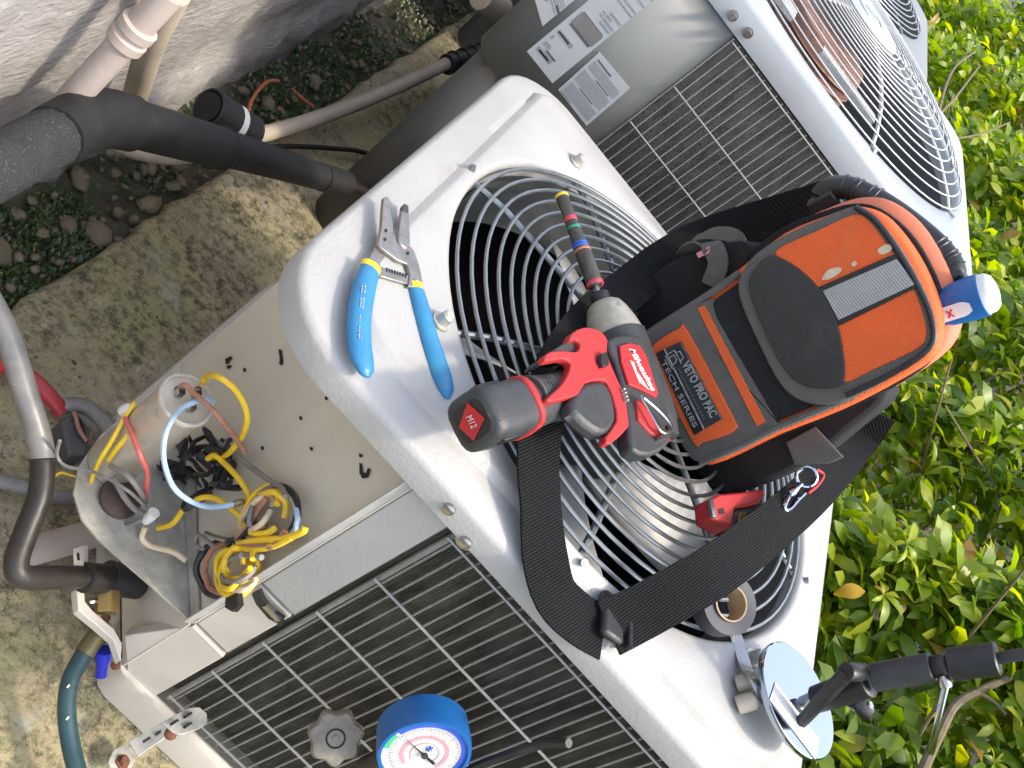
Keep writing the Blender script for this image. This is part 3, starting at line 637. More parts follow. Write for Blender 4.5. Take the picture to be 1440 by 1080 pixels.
def btext(s, a, c, size, mat, d, sub, bold=0, fit=True):
    p = PB(*a, d); e = PB(*c, d); return text_mesh(s, size, e-p, BU, BN, p, mat, 'lettering', sub=sub, bold=bold, fit=(e-p).length if fit else None)
btext('VETO PRO PAC', (963, 510), (1004, 586), .0135, m_refl, .0106, pl_, bold=.0004)
btext('TECH SERIES', (932, 507), (978, 600), .0078, m_refl, .0112, pl_)
for a, c in [((948, 522), (986, 596)), ((953, 520), (991, 594))]:
    A0, E0 = PB(*a, .0105), PB(*c, .0105); q = random.Random(int(a[0])); t = 0; b = MB()
    while t < .95:
        L = q.uniform(.025, .06); p0 = A0.lerp(E0, t); p1 = A0.lerp(E0, min(t+L, 1)); b.prism([p0, p1, p1+V(0, 0, .0022), p0+V(0, 0, .0022)], BN*.0002); t += L+.022
    b.build('small_lettering', m_bind, None, sub=pl_, kind='stuff')
# padlock-shaped emblem on the patch
b = MB(); c0 = PB(948, 505, .0106)
uu = (PB(1004, 586, .0106)-PB(963, 510, .0106)).normalized(); vv = V(0, 0, 1)
def em(x, y): return c0+uu*x+vv*y
for seg in ([(-.008, -.007), (.008, -.007), (.008, .005), (-.008, .005), (-.008, -.007)], [(-.005, .005), (-.004, .010), (.004, .010), (.005, .005)], [(-.004, -.004), (-.004, .002), (.002, .002), (.004, -.001), (.004, -.004)]):
    b.tube([em(*p) for p in seg], .0007, 5)
b.build('emblem', m_refl, None, sub=pl_)
plate('pocket_stripe', m_orange, [(980, 433), (990, 429), (1076, 593), (1064, 600)], .0064, .002, sm=False, bevel=.0006)
plate('pocket_panel', m_blackcl, [(1001, 424), (1045, 392), (1075, 470), (1105, 540), (1155, 566), (1092, 592), (1085, 582), (1040, 505), (1007, 447)], .0035, .004, sm=False)
fl = plate('flap', m_bind, [(1195, 291), (1150, 309), (1100, 332), (1062, 357), (1043, 382), (1037, 405), (1043, 432), (1068, 488), (1090, 531), (1110, 555), (1135, 567), (1165, 569), (1200, 559), (1255, 529), (1303, 497), (1314, 470), (1310, 440), (1293, 398), (1260, 342), (1228, 303), (1210, 293)], .011, .008, bevel=.0025)
ORG = [(1200, 302), (1150, 324), (1089, 354), (1120, 376), (1150, 405), (1172, 446), (1183, 492), (1185, 537), (1225, 521), (1290, 490), (1302, 472), (1299, 445), (1284, 405), (1254, 353), (1222, 311)]
plate('flap_cloth', m_orange, ORG, .0125, .002, sub=fl)
plate('flap_patch', m_leather, [(1085, 359), (1062, 377), (1053, 395), (1057, 422), (1085, 488), (1107, 525), (1130, 542), (1157, 546), (1185, 539), (1186, 500), (1175, 450), (1151, 406), (1120, 376)], .0145, .003, sub=fl, bevel=.001)
plate('strip_backing', m_black, [(1150, 404), (1257, 357), (1292, 403), (1176, 460)], .0140, .002, sub=fl, sm=False)
plate('reflective_strip', m_refl, [(1157, 409), (1261, 364), (1286, 400), (1179, 450)], .0152, .001, sub=fl, sm=False, bevel=.0003)
b = MB(); b.tube(smooth([PB(x, y, .0125) for x, y in [(1203, 291), (1230, 309), (1258, 346), (1290, 400), (1311, 452), (1306, 490), (1250, 528), (1190, 556)]], 5), .0028, 8); b.build('piping', m_black, None, sub=fl)
for pts in ([(1156, 391), (1165, 379), (1180, 376), (1183, 381), (1170, 391), (1158, 394)], [(1234, 352), (1244, 344), (1254, 345), (1252, 353), (1240, 358)], [(1197, 371), (1202, 367), (1205, 371), (1200, 375)]):
    plate('paint_scuff', m_crm, pts, .0131, .0004, sub=fl, bevel=0)
# binding edges and zips of the body
def bindtube(pts, d, r, mat, name, flat=1):
    b = MB(); b.tube(smooth([PB(x, y, d) for x, y in pts], 5), r, 8); return b.build(name, mat, bag)
bindtube([(906, 472), (950, 444), (1000, 412), (1040, 384)], .002, .004, m_bind, 'edge_binding')
bindtube([(985, 650), (1040, 628), (1092, 602), (1160, 573), (1200, 556)], .003, .0042, m_bind, 'edge_binding')
bindtube([(1095, 612), (1170, 583), (1240, 549), (1302, 510), (1322, 470), (1318, 425), (1290, 366), (1250, 312)], -.031, .003, m_black, 'zip_cord')
bindtube([(1240, 284), (1285, 318), (1320, 362), (1340, 412), (1342, 452)], -.058, .004, m_black, 'zip_cord')
plate('side_loop', m_bind, [(1105, 622), (1146, 600), (1186, 643), (1166, 652), (1117, 654)], -.022, .003, sm=False, label='grey webbing loop on the lower right side')
b = MB(); c = PB(990, 372, -.04)
b.ribbon([PB(964, 362, -.05), PB(976, 349, -.03), PB(1000, 347, -.018), PB(1010, 370, -.016), PB(1000, 402, -.016)], BU*.6+V(0, 0, .8), .022, .003); lp = b.build('side_loop', m_bind, bag, label='olive webbing loop with a small red tag')
plate('loop_tag', m_pinkp, [(979, 356), (990, 350), (998, 346), (997, 356), (982, 363)], -.0125, .001, sub=lp, sm=False, bevel=0)
b = MB(); b.ribbon([PB(975, 338, -.06), PB(1000, 329, -.045), PB(1032, 332, -.035), PB(1044, 350, -.034)], V(0, 0, 1), .016, .003); b.build('side_loop', m_bind, bag)
# handle
H = [(1158, 292), (1156, 275), (1172, 264), (1200, 266), (1250, 292), (1305, 334), (1334, 366), (1341, 388), (1334, 404)]
hp_ = smooth([PB(x, y, -.060) for x, y in H], 6); n = len(hp_); rs = [.0085 if (i < 6 or i > n-7) else .0118 for i in range(n)]
b = MB(); b.tube(hp_, rs, 14); ha = b.build('handle', m_black, bag)
for k in (.34, .37, .40, .43, .46, .66, .69, .72, .75, .78):
    i = int(k*n); t = (hp_[i+1]-hp_[i]).normalized(); b = MB(); b.ring(hp_[i], .0120, .0011, 20, 5, t); b.build('grip_ridge', m_black, None, sub=ha)
b = MB(); b.box(PB(1160, 286, -.06), (.022, .018, .03)); b.box(PB(1338, 398, -.06), (.02, .018, .03)); b.build('handle_mount', m_black, bag, bevel=.003, kind='stuff')
# shoulder strap: one long loop
def across(pts, n):
    """width direction of a strap whose broad side faces along n (one per point)"""
    r = []
    for i, p in enumerate(pts):
        t = (pts[min(i+1, len(pts)-1)]-pts[max(i-1, 0)]).normalized(); r.append(t.cross(n[i] if isinstance(n, list) else n).normalized())
    return r
sp1 = [PB(1168, 283, -.085), PB(1090, 306, -.105), PZ(1000, 333, .115), PZ(940, 362, .075), PZ(893, 398, .050), PZ(842, 440, .045), PZ(795, 500, .045), PZ(766, 570, .043), PZ(757, 640, .036), PZ(761, 715, .022), PZ(767, 785, .012), PZ(781, 836, .008), PZ(812, 868, .007), PZ(848, 890, .006)]
wd1 = [V(.1, .1, 1), V(.1, .2, 1), V(-.2, .35, .9), V(-.5, .6, .6), V(-.6, .7, .25), V(-.75, .62, 0), V(-.9, .45, 0), V(-.95, .3, 0), V(-.85, .5, 0), V(-.82, .6, 0), V(-.78, .65, 0), V(-.7, .7, 0), V(-.55, .85, 0)]
wd1 = across(sp1, [V(-.4, -.8, .2), V(-.3, -.8, .3), V(-.35, -.75, .55), V(-.4, -.6, .7), V(-.35, -.4, .85), V(-.2, -.2, .95)]+[V(-.03, -.08, 1)]*4+[V(-.05, -.25, .95)]*4)
b = MB(); b.ribbon(sp1, wd1, .047, .0022); b.build('shoulder_strap', m_strap, bag, sharp=30)
sp2 = [PZ(856, 884, .014), PZ(900, 862, .026), PZ(955, 832, .050), PZ(1015, 796, .072), PZ(1085, 742, .080), PZ(1150, 684, .090), PZ(1205, 620, .105), PZ(1232, 580, .14)]
wd2 = across(sp2, V(-.30, -.62, .72))
b = MB(); b.ribbon(sp2, wd2, .047, .0022); b.build('shoulder_strap', m_strap, bag, sharp=30)
bx = PZ(868, 880, .013)-PZ(830, 862, .010)
c = PZ(851, 884, .010); xx = V(.25, -.9, .05).normalized(); yy = V(.9, .25, 0).normalized(); rt = Matrix((yy, -xx, V(0, 0, 1))).transposed()
b = MB(); b.box(c+V(0, .012, .003), (.026, .046, .010), rt); bk = b.build('strap_buckle', m_black, bag, bevel=.004)
b = MB(); b.tube([c+yy*.016+xx*-.015+V(0, .012, .010), c+yy*.016+xx*.024+V(0, .012, .010)], .0025, 8); b.build('buckle_bar', m_black, None, sub=bk)
b = MB(); b.ribbon([PZ(872, 912, .006), PZ(890, 905, .012), PZ(885, 895, .016)], V(.4, .9, 0), .012, .002); b.build('strap_end', m_strap, bag)

# blue screwdriver in the bag
p0, p1 = PB(1268, 452, -.045), PB(1402, 408, -.045); ax = (p1-p0).normalized(); L = (p1-p0).length
sdv = empty('screwdriver', p0, 'blue handled screwdriver with white end cap sticking out of the bag top', 'screwdriver')
b = MB(); b.lathe(p0, ax, [(0, .012), (.02, .017), (.05, .0195), (L-.022, .0210), (L-.012, .0205), (L-.0115, .0195)], 28); hd = b.build('handle', m_gaugeb, sdv)
b = MB(); b.lathe(p0+ax*(L-.0118), ax, [(0, .0194), (.006, .0185), (.010, .0150), (.012, .008)], 28); b.build('end_cap', m_white, sdv)
b = MB(); b.lathe(p0-ax*.09, ax, [(0, .003), (.09, .003)], 12); b.build('shank', m_steel, sdv)
vw = (CAM-(p0+ax*L*.6)); vw = (vw-ax*vw.dot(ax)).normalized(); sdw = ax.cross(vw)
k_ = -1 if sdw.z > 0 else 1; sdw = sdw*k_
nn = (vw*.93+sdw*.34).normalized(); tt = ax.cross(nn)
def onh(t, a, r=.0211):
    return p0+ax*t+(nn*math.cos(a)+tt*math.sin(a))*r
rows = []
for i in range(9):
    t = L*.40+(L*.76-L*.40)*i/8; half = .36*(1 if i < 7 else (.85 if i == 7 else .5)); rows.append([onh(t, -half+2*half*j/6, .0204+.0011*t/L) for j in range(7)])
b = MB(); b.loft(rows, cap=(False, False), close=False); b.build('label_strip', m_white, None, sub=hd, fix=False)
for sgn in (1, -1):
    b = MB(); b.tube([onh(L*.52, -.17*sgn, .0216), onh(L*.575, .17*sgn, .0216)], .0009, 5); b.build('red_letter_stroke', m_redlab, None, sub=hd)

# red folding knife and key clip at the bag's lower right
kn = empty('folding_knife', PZ(1040, 740, .03), 'red and black folding utility knife hanging below the bag', 'knife')
def blockpx(name, mat, pts, z, th, parent, bev=.002, sm=False, sub=None):
    P = [PZ(x, y, z) for x, y in pts]; P = smooth(P, 3, closed=True) if sm else P
    b = MB(); b.prism(P, (0, 0, -th)); return b.build(name, mat, parent if sub is None else None, sub=sub, bevel=bev)
bd = blockpx('body', m_red, [(1000, 700), (1012, 694), (1050, 691), (1070, 687), (1078, 695), (1070, 706), (1054, 711), (1034, 714), (1030, 742), (1003, 728)], .062, .022, kn, .003)
blockpx('hole', m_dark, [(1010, 716), (1017, 714), (1020, 722), (1012, 723)], .0625, .002, None, 0, sub=bd)
blockpx('end_block', m_black, [(1031, 716), (1060, 710), (1095, 700), (1098, 722), (1075, 745), (1040, 748), (1030, 742)], .058, .022, kn, .003)
blockpx('brass_insert', m_brass, [(1040, 720), (1051, 719), (1050, 741), (1039, 742)], .0595, .004, kn, .001)
blockpx('clip_plate', m_steel, [(999, 702), (1003, 699), (1008, 728), (1003, 726)], .063, .004, kn, .0005)
kc = empty('key_clip', PZ(1120, 700, .07), 'small chrome trigger clip with a ring beside the red knife', 'key clip')
b = MB(); b.ring(PZ(1134, 670, .10), .0105, .0022, 24, 8, (-.4, -.7, .6)); b.build('ring', m_chrome, kc)
b = MB(); b.tube(smooth([PZ(1127, 680, .098), PZ(1117, 690, .092), PZ(1108, 700, .088), PZ(1103, 714, .084), PZ(1110, 717, .084), PZ(1122, 704, .088), PZ(1132, 694, .092)], 4), .0022, 8); b.build('hook', m_chrome, kc)
b = MB(); b.lathe(PZ(1120, 686, .096), PZ(1110, 696, .090)-PZ(1120, 686, .096), [(0, .004), (.008, .005), (.012, .0035)], 12); b.build('swivel', m_chrome, kc)
b = MB(); b.tube(smooth([PZ(1148, 660, .10), PZ(1158, 668, .10), PZ(1150, 682, .095), PZ(1136, 694, .09)], 4), .0018, 8); b.build('gate', m_red, kc)

# black tape roll under the strap
c = PZ(1018, 850, .040); ax = V(-.12, -.45, .88).normalized()
tr = empty('tape_roll', PZ(1018, 852, .03), 'roll of dark tape with cardboard core lying under the strap on the grille', 'tape roll')
b = MB(); b.lathe(c-ax*.012, ax, [(0, .0172), (0, .029), (.022, .029), (.022, .0172), (0, .0172)], 40, cap=False); b.build('tape', m_tape, tr, sharp=50)
b = MB(); b.lathe(c-ax*.012, ax, [(-.0004, .0172), (-.0004, .0156), (.0246, .0156), (.0246, .0172)], 40, cap=False); b.build('core', m_card, tr, sharp=50)

# ================================================================== IMPACT DRIVER
dr = empty('impact_driver', PZ(830, 540, .045), 'red and black cordless impact driver lying on its side on the fan grille', 'impact driver')
ZC = .066
def dz(px, py, z=ZC): return PZ(px, py, z)
def sect(c, a, hw, hz, n=20, e=2.6):
    """rounded section at c: a = horizontal half axis direction, vertical is Z"""
    r = []
    for i in range(n):
        t = 2*math.pi*i/n; ct, st = math.cos(t), math.sin(t)
        r.append(c + a*hw*math.copysign(abs(ct)**(2/e), ct) + V(0, 0, 1)*hz*math.copysign(abs(st)**(2/e), st))
    return r
# handle: battery end towards the camera
h0, h1 = dz(664, 592), dz(880, 530); hd_ = (h1-h0); hl = hd_.length; hd_.normalize(); hn = V(-hd_.y, hd_.x, 0)
def hs(t, hw, hz, e=2.6, off=0.): return sect(h0+hd_*t+hn*off, hn, hw, hz, e=e)
b = MB(); b.loft([hs(.000, .0185, .0195, 3.4), hs(.003, .0222, .0225, 3.4), hs(.014, .0232, .0235, 3.2), hs(.040, .0228, .0228, 3), hs(.056, .0224, .0225, 3)]); bt = b.build('battery', m_gun, dr, bevel=0, sharp=55)
b = MB(); b.loft([hs(-.0006, .0145, .0155, 4), hs(.001, .015, .016, 4)]); b.build('battery_end', m_black, None, sub=bt)
def endp(x, z): return h0-hd_*.0012+hn*x+V(0, 0, z)
b = MB(); b.prism([endp(-.0135, -.006), endp(.0010, -.0125), endp(.0135, .005), endp(-.0035, .0125)], -hd_*.0008); b.build('battery_badge', m_redlab, None, sub=bt)
text_mesh('M12', .0085, -hn, V(0, 0, 1), -hd_, endp(.0050, .0005)-hd_*.0009, m_white, 'lettering', sub=bt, fit=.010, shear=.2)
for s in (-1, 1):
    b = MB(); b.box(h0+hd_*.028+hn*.0228*s+V(0, 0, .005), (.030, .003, .010), Matrix((hd_, hn, V(0, 0, 1))).transposed()); b.build('battery_latch', m_black, None, sub=bt, bevel=.001)
b = MB(); b.loft([hs(.0565, .0226, .0226, 3), hs(.058, .0242, .0242, 3), hs(.0635, .0240, .0240, 3), hs(.065, .0222, .0224, 3)]); b.build('red_collar', m_red, dr, bevel=0, sharp=50)
b = MB(); b.loft([hs(.0645, .0218, .0222, 2.6), hs(.085, .0205, .0215, 2.4), hs(.110, .0195, .0205, 2.3), hs(.130, .021, .022, 2.3), hs(.150, .026, .024, 2.4)]); gr = b.build('grip', m_gun, dr)
b = MB()
b.loft([hs(.071, .0200, .0255, 2.2, .004), hs(.090, .0172, .0224, 2.2, .004), hs(.115, .0165, .0216, 2.2, .004), hs(.128, .0150, .0220, 2.2, .006)]); b.build('rubber_grip', m_rub, dr)
for k in range(8):
    t = .078+.006*k; b = MB(); c = h0+hd_*t+hn*.004
    hw, hz = .0187-.0007*min(k, 4)/1, .0240-.0006*min(k, 4)
    arc = [c+hn*hw*math.sin(R(a))+V(0, 0, 1)*hz*math.cos(R(a)) for a in range(-35, 75, 12)]
    b.tube(arc, .0012, 6); b.build('grip_rib', m_gun, None, sub=gr)
# barrel: nose towards the upper left
n0, n1 = dz(843, 415), dz(926, 625); bd_ = (n1-n0); bl = bd_.length; bd_.normalize(); bn = V(-bd_.y, bd_.x, 0)
def bs(t, hw, hz, e=2.4, off=0.): return sect(n0+bd_*t+bn*off, bn, hw, hz, e=e)
b = MB(); b.lathe(n0-bd_*.002, bd_, [(0, .0075), (.002, .0098), (.011, .0098), (.013, .0085)], 24); b.build('chuck_sleeve', m_black, dr)
b = MB(); b.loft([bs(.010, .0135, .0135, 2), bs(.013, .0175, .0175, 2), bs(.022, .0215, .0215, 2), bs(.036, .0262, .0255, 2), bs(.050, .0290, .0275, 2.1)]); b.build('gear_case', m_cast, dr, sharp=50)
b = MB(); b.loft([bs(.048, .0290, .0280, 2.3), bs(.055, .0290, .0282, 2.3, -.001), bs(.105, .0275, .0280, 2.6, -.003), bs(.125, .0270, .0275, 2.8, -.004), bs(.140, .0260, .025, 3, -.004), bs(bl-.002, .0225, .020, 3, -.004)]); body = b.build('motor_body', m_gun, dr, sharp=50)
b = MB(); e0 = n0+bd_*(bl-.0015)-bn*.003; b.prism([e0-bn*.016+V(0, 0, -.006), e0+bn*.014+V(0, 0, -.006), e0+bn*.014+V(0, 0, .008), e0-bn*.016+V(0, 0, .008)], bd_*.001); b.build('rear_badge', m_redlab, None, sub=body)
for k in range(3):
    b = MB(); b.prism([e0+bn*(.000+.005*k)+V(0, 0, -.003), e0+bn*(.002+.005*k)+V(0, 0, -.003), e0+bn*(.003+.005*k)+V(0, 0, .006), e0+bn*(.001+.005*k)+V(0, 0, .006)], bd_*.0016); b.build('badge_stroke', m_black, None, sub=body)
# red shell on the upper side
def dtop(name, mat, pts, z, th, sub=None, sm=2, bev=.0015):
    P = [PZ(x, y, z) for x, y in pts]; P = smooth(P, sm, closed=True) if sm else P
    b = MB(); b.prism(P, (0, 0, -th)); return b.build(name, mat, dr if sub is None else None, sub=sub, bevel=bev)
dtop('red_shell', m_red, [(801, 480), (805, 468), (822, 460), (842, 464), (855, 478), (854, 497), (869, 534), (889, 577), (887, 597), (859, 624), (852, 615), (868, 592), (864, 564), (855, 539), (846, 534), (824, 538), (814, 554), (795, 560), (775, 565), (769, 560), (786, 545), (797, 530), (803, 511), (791, 504), (769, 508), (766, 501), (775, 494), (795, 493), (812, 494), (816, 484), (810, 477)], .0945, .009, bev=.003)
dtop('trigger', m_gun, [(783, 489), (800, 480), (818, 478), (822, 488), (812, 494), (790, 496), (776, 503), (772, 499)], .0895, .030, bev=.003)
dtop('handle_boss', m_gun, [(806, 556), (822, 538), (846, 534), (858, 545), (866, 568), (867, 592), (856, 610), (838, 606), (815, 588), (803, 572)], .0935, .016, bev=.007)
dtop('grey_saddle', m_gun, [(855, 478), (888, 470), (905, 477), (915, 510), (935, 560), (945, 600), (940, 625), (915, 640), (890, 632), (885, 600), (880, 560), (868, 510)], .0955, .016, bev=.003)
lab = dtop('logo_panel', m_redlab, [(872, 486), (886, 482), (900, 486), (909, 500), (926, 552), (924, 558), (900, 546), (885, 540), (875, 510)], .0985, .003, sm=0, bev=.0008)
p, e = PZ(887, 489, .0988), PZ(919, 549, .0988)
text_mesh('Milwaukee', .0135, e-p, V(0, 0, 1), V(0, 0, 1), p, m_white, 'lettering', sub=lab, shear=.35, bold=.0003, fit=(e-p).length)
b = MB(); b.prism([PZ(886, 507, .0988), PZ(891, 509, .0988), PZ(898, 530, .0988), PZ(897, 524, .0988), PZ(913, 549, .0988), PZ(899, 537, .0988), PZ(900, 541, .0988)], V(0, 0, .0003)); b.build('lightning_stroke', m_white, None, sub=lab)
dtop('direction_button', m_black, [(846, 497), (853, 494), (857, 505), (857, 513), (849, 515), (845, 506)], .0998, .006, sm=0, bev=.001)
dtop('slot', m_dark, [(881, 514), (884, 514), (887, 525), (884, 526)], .0975, .004, sm=0, bev=0)
for k in range(4):
    dtop('indicator', m_refl, [(877+k*1.6, 546+k*5), (879.5+k*1.6, 545.5+k*5), (880.5+k*1.6, 548+k*5), (878+k*1.6, 548.5+k*5)], .0985, .004, sm=0, bev=0)
dtop('red_side', m_red, [(895, 562), (905, 562), (920, 585), (936, 612), (930, 618), (915, 608), (898, 590)], .098, .004, sm=0)
# belt clip
cl_ = [(902, 556), (908, 554), (930, 575), (946, 596), (949, 607), (930, 612), (926, 606), (937, 600), (927, 583), (914, 570), (918, 590), (926, 604), (920, 606), (910, 588)]
b = MB(); Pq = smooth([PZ(x, y, .105) for x, y in [(904, 558), (911, 563), (930, 580), (944, 598), (940, 607), (930, 606), (920, 590), (910, 572), (904, 562)]], 3, closed=True); b.tube(Pq, .0019, 6, closed=True, flat=(V(0, 0, 1), .6)); bc = b.build('belt_clip', m_steel, dr)
b = MB(); b.prism([PZ(930, 612, .103), PZ(949, 606, .103), PZ(949, 610, .103), PZ(931, 616, .103)], V(0, 0, -.012)); b.build('clip_foot', m_steel, None, sub=bc)
b = MB(); b.lathe(PZ(938, 603, .1035), (0, 0, 1), [(0, .003), (.003, .003)], 10); b.build('clip_screw', m_cop, None, sub=bc)
# nut driver bit with colour rings
q0, q1 = PZ(841, 411, .066), PZ(789, 274, .060); qa = (q1-q0); ql = qa.length; qa.normalize()
nb = empty('nut_driver_bit', q0, 'long nut driver bit with yellow, red, green and blue rings held in the driver chuck', 'driver bit')
b = MB(); b.lathe(q0-qa*.012, qa, [(0, .0035), (.022, .0035)], 6); b.build('hex_shank', m_steel, nb)
b = MB(); b.lathe(q0, qa, [(.007, .0065), (.010, .0085), (.048, .0085), (.052, .0078)], 20); b.build('large_socket', m_bit, nb)
b = MB(); b.lathe(q0, qa, [(.050, .0072), (.064, .0076), (.080, .0066), (.086, .0066)], 20); b.build('middle_sleeve', m_bit, nb)
b = MB(); b.lathe(q0, qa, [(.084, .0062), (ql-.001, .0068), (ql, .0055), (ql-.008, .005)], 20); b.build('small_socket', m_bit, nb)
for t, r, w, m in ((.008, .0089, .0035, m_rband), (.0485, .0089, .003, m_oband), (.053, .0084, .004, m_bband), (.0575, .0082, .0025, m_bband), (.0775, .0074, .003, m_gband), (.088, .0070, .005, m_rband), (ql-.0045, .0072, .0035, m_yel)):
    b = MB(); b.lathe(q0, qa, [(t, r-.0006), (t+.0005, r), (t+w-.0005, r), (t+w, r-.0006)], 20); b.build('colour_ring', m, nb)

# ================================================================== WIRE STRIPPERS
ZS = .012
ws = empty('wire_stripper', PZ(565, 420, ZS), 'blue handled wire stripper with yellow collars lying open on the white cover', 'wire stripper')
def wsp(name, mat, pts, z, th, sub=None, bev=.0008, sm=0):
    P = [PZ(x, y, z) for x, y in pts]; P = smooth(P, sm, closed=True) if sm else P
    b = MB(); b.prism(P, (0, 0, -th)); return b.build(name, mat, ws if sub is None else None, sub=sub, bevel=bev)
def zpx(pts): return [(470+x/7.2, 260+y/7.2) for x, y in pts]
j1 = wsp('jaw', m_tool, zpx([(500, 130), (530, 112), (560, 135), (575, 175), (582, 300), (600, 400), (600, 500), (640, 560), (770, 620), (810, 660), (860, 800), (905, 1020), (750, 1030), (770, 900), (740, 800), (640, 760), (560, 700), (480, 640), (448, 600), (450, 560), (480, 420), (490, 250)]), ZS+.0045, .004)
j2 = wsp('jaw', m_tool, zpx([(690, 215), (715, 185), (755, 210), (765, 450), (770, 610), (700, 650), (620, 690), (560, 670), (470, 790), (465, 880), (290, 815), (350, 740), (440, 580), (470, 575), (600, 620), (640, 560), (665, 400)]), ZS+.0005, .004)
wsp('jaw_tip', m_gun, zpx([(690, 215), (715, 185), (755, 210), (758, 290), (690, 265)]), ZS+.0012, .004, sub=j2)
for x, y in zpx([(525, 460), (515, 550)]): wsp('stud_hole', m_dark, [(x+2.3*math.cos(k), y+2.6*math.sin(k)) for k in [i*.785 for i in range(8)]], ZS+.0048, .001, sub=j1, bev=0)
for x, y in zpx([(715, 560), (745, 690)]): wsp('stud_hole', m_dark, [(x+2.5*math.cos(k), y+2.8*math.sin(k)) for k in [i*.785 for i in range(8)]], ZS+.0048, .001, sub=j1, bev=0)
for k in range(9):
    x, y = zpx([(578-k*.5, 180+22*k)])[0]; wsp('jaw_tooth', m_tool, [(x-.5, y-1.1), (x+2, y), (x-.5, y+1.1)], ZS+.0042, .0035, sub=j1, bev=0)
b = MB(); b.lathe(PZ(*zpx([(640, 630)])[0], ZS-.003), (0, 0, 1), [(0, .007), (.0085, .007), (.0095, .006)], 20); b.build('pivot', m_tool, ws)
br = wsp('stripping_plate', m_tool, zpx([(455, 860), (480, 830), (530, 850), (720, 920), (760, 900), (850, 940), (890, 1000), (760, 1010), (620, 970), (470, 925)]), ZS+.003, .003)
for k in range(8):
    x, y = zpx([(535+k*27, 862+k*9)])[0]; wsp('stripping_notch', m_dark, [(x-1.1, y-3.5), (x+1.1, y-3), (x+.8, y+2), (x-.8, y+2)], ZS+.0034, .001, sub=br, bev=0)
wsp('spring_screw', m_steel, [(zpx([(832, 962)])[0][0]+2.6*math.cos(k), zpx([(832, 962)])[0][1]+2.6*math.sin(k)) for k in [i*.7 for i in range(9)]], ZS+.0060, .002, bev=0)
def grip(pts, rs, lab):
    c = smooth([PZ(x, y, ZS+.001) for x, y in pts], 5); n = len(c); r = [0]*n
    for i in range(n):
        t = i/(n-1)*(len(rs)-1); k = min(int(t), len(rs)-2); r[i] = rs[k]+(rs[k+1]-rs[k])*(t-k)
    b = MB(); b.tube(c, r, 14, flat=(V(0, 0, 1), .62)); g = b.build('handle_grip', m_blue, ws)
    b = MB(); d = (c[1]-c[0]).normalized(); b.tube([c[0]-d*.006, c[0]-d*.0055, c[0]+d*.001], [r[0]*.94, r[0]*1.03, r[0]*1.03], 14, flat=(V(0, 0, 1), .62)); b.build('collar', m_yel, ws)
    return g, c, r
g1, c1, r1 = grip([(520, 380), (511, 410), (505, 450), (506, 490), (514, 520), (517, 530)], [.0095, .0108, .0112, .0115, .0112, .0075, .003], '')
g2, c2, r2 = grip([(585, 407), (594, 440), (605, 480), (618, 520), (626, 545), (629, 560)], [.0085, .0095, .0098, .0105, .0108, .0085, .003], '')
q = random.Random(4)
for row in (0, 1):     # worn white print along the left handle
    b = MB(); y = 402
    while y < 480:
        x = 511-5*math.sin((y-395)/90*1.6)+row*4-2; L = q.uniform(1.5, 5)
        if q.random() < .8:
            z0 = ZS+.0074; b.prism([PZ(x, y, z0), PZ(x+1.4, y, z0), PZ(x+1.4, y+L, z0), PZ(x, y+L, z0)], (0, 0, .0004))
        y += L+1.4
    b.build('worn_print', m_refl, None, sub=g1, kind='stuff')

# ================================================================== CHROME DISC WITH ARM
DC = PZ(1124, 983, .046)
da = empty('clamp_arm', DC, 'black clamp arm on a round mirror-polished disc at the cover corner', 'clamp arm')
b = MB(); b.lathe(DC-V(0, 0, .008), (0, 0, 1), [(0, .050), (.001, .0545), (.005, .0558), (.0072, .0555), (.008, .0545)], 72); b.build('mirror_disc', m_chrome, da, sharp=30)
P = [PZ(x, y, .0464) for x, y in [(1090, 959), (1082, 984), (1146, 1068), (1151, 1040)]]
b = MB(); b.prism(P, (0, 0, .0006)); tg = b.build('paper_tag', m_white, da)
b = MB()
for k in range(4):
    a, c = P[0].lerp(P[1], .25+.16*k), P[3].lerp(P[2], .25+.16*k); b.prism([a.lerp(c, .15), a.lerp(c, .8-.1*(k % 2)), a.lerp(c, .8-.1*(k % 2))+V(.0006, 0, 0), a.lerp(c, .15)+V(.0006, 0, 0)], (0, 0, .0008))
b.build('tag_print', m_ink2, None, sub=tg, kind='stuff')
a0 = PZ(1128, 990, .048); YA = a0.y
a1 = PY(1202, 958, YA); a2 = PY(1228, 953, YA); a3 = PY(1312, 938, YA); a4 = PY(1334, 934, YA); a5 = PY(1404, 926, YA); a6 = PY(1520, 905, YA)
def cyl(a, c, r0, r1, n=24): 
    b = MB(); d = (c-a); L = d.length; b.lathe(a, d, [(0, r0*.9), (.0012, r0), (L-.0012, r1), (L, r1*.9)], n); return b
cyl(a0, a1, .007, .0085).build('pivot_stem', m_steel, da)
cyl(PZ(1146, 984, .062), PY(1222, 958, YA), .0125, .0145).build('joint_body', m_black, da)
cyl(a2, a3, .0128, .0128).build('tube', m_gun, da)
cyl(a3, a4, .0100, .0100).build('tube_neck', m_black, da)
cyl(a4, a5, .0142, .0142).build('clamp_sleeve', m_black, da)
cyl(a5, a6, .0052, .0052).build('rod', m_gun, da)
toC = (CAM-a1).normalized()
l0 = PY(1192, 945, YA-.020); l1 = PY(1126, 1016, YA-.022)
cyl(PY(1210, 945, YA-.004), l0+ (l0-PY(1210, 945, YA-.004))*.15, .0085, .0085).build('lever_hub', m_black, da)
b = MB(); b.tube([l0, l0.lerp(l1, .5), l1], [.0072, .0066, .0058], 10, flat=(toC, .8)); lv = b.build('lever', m_black, da)
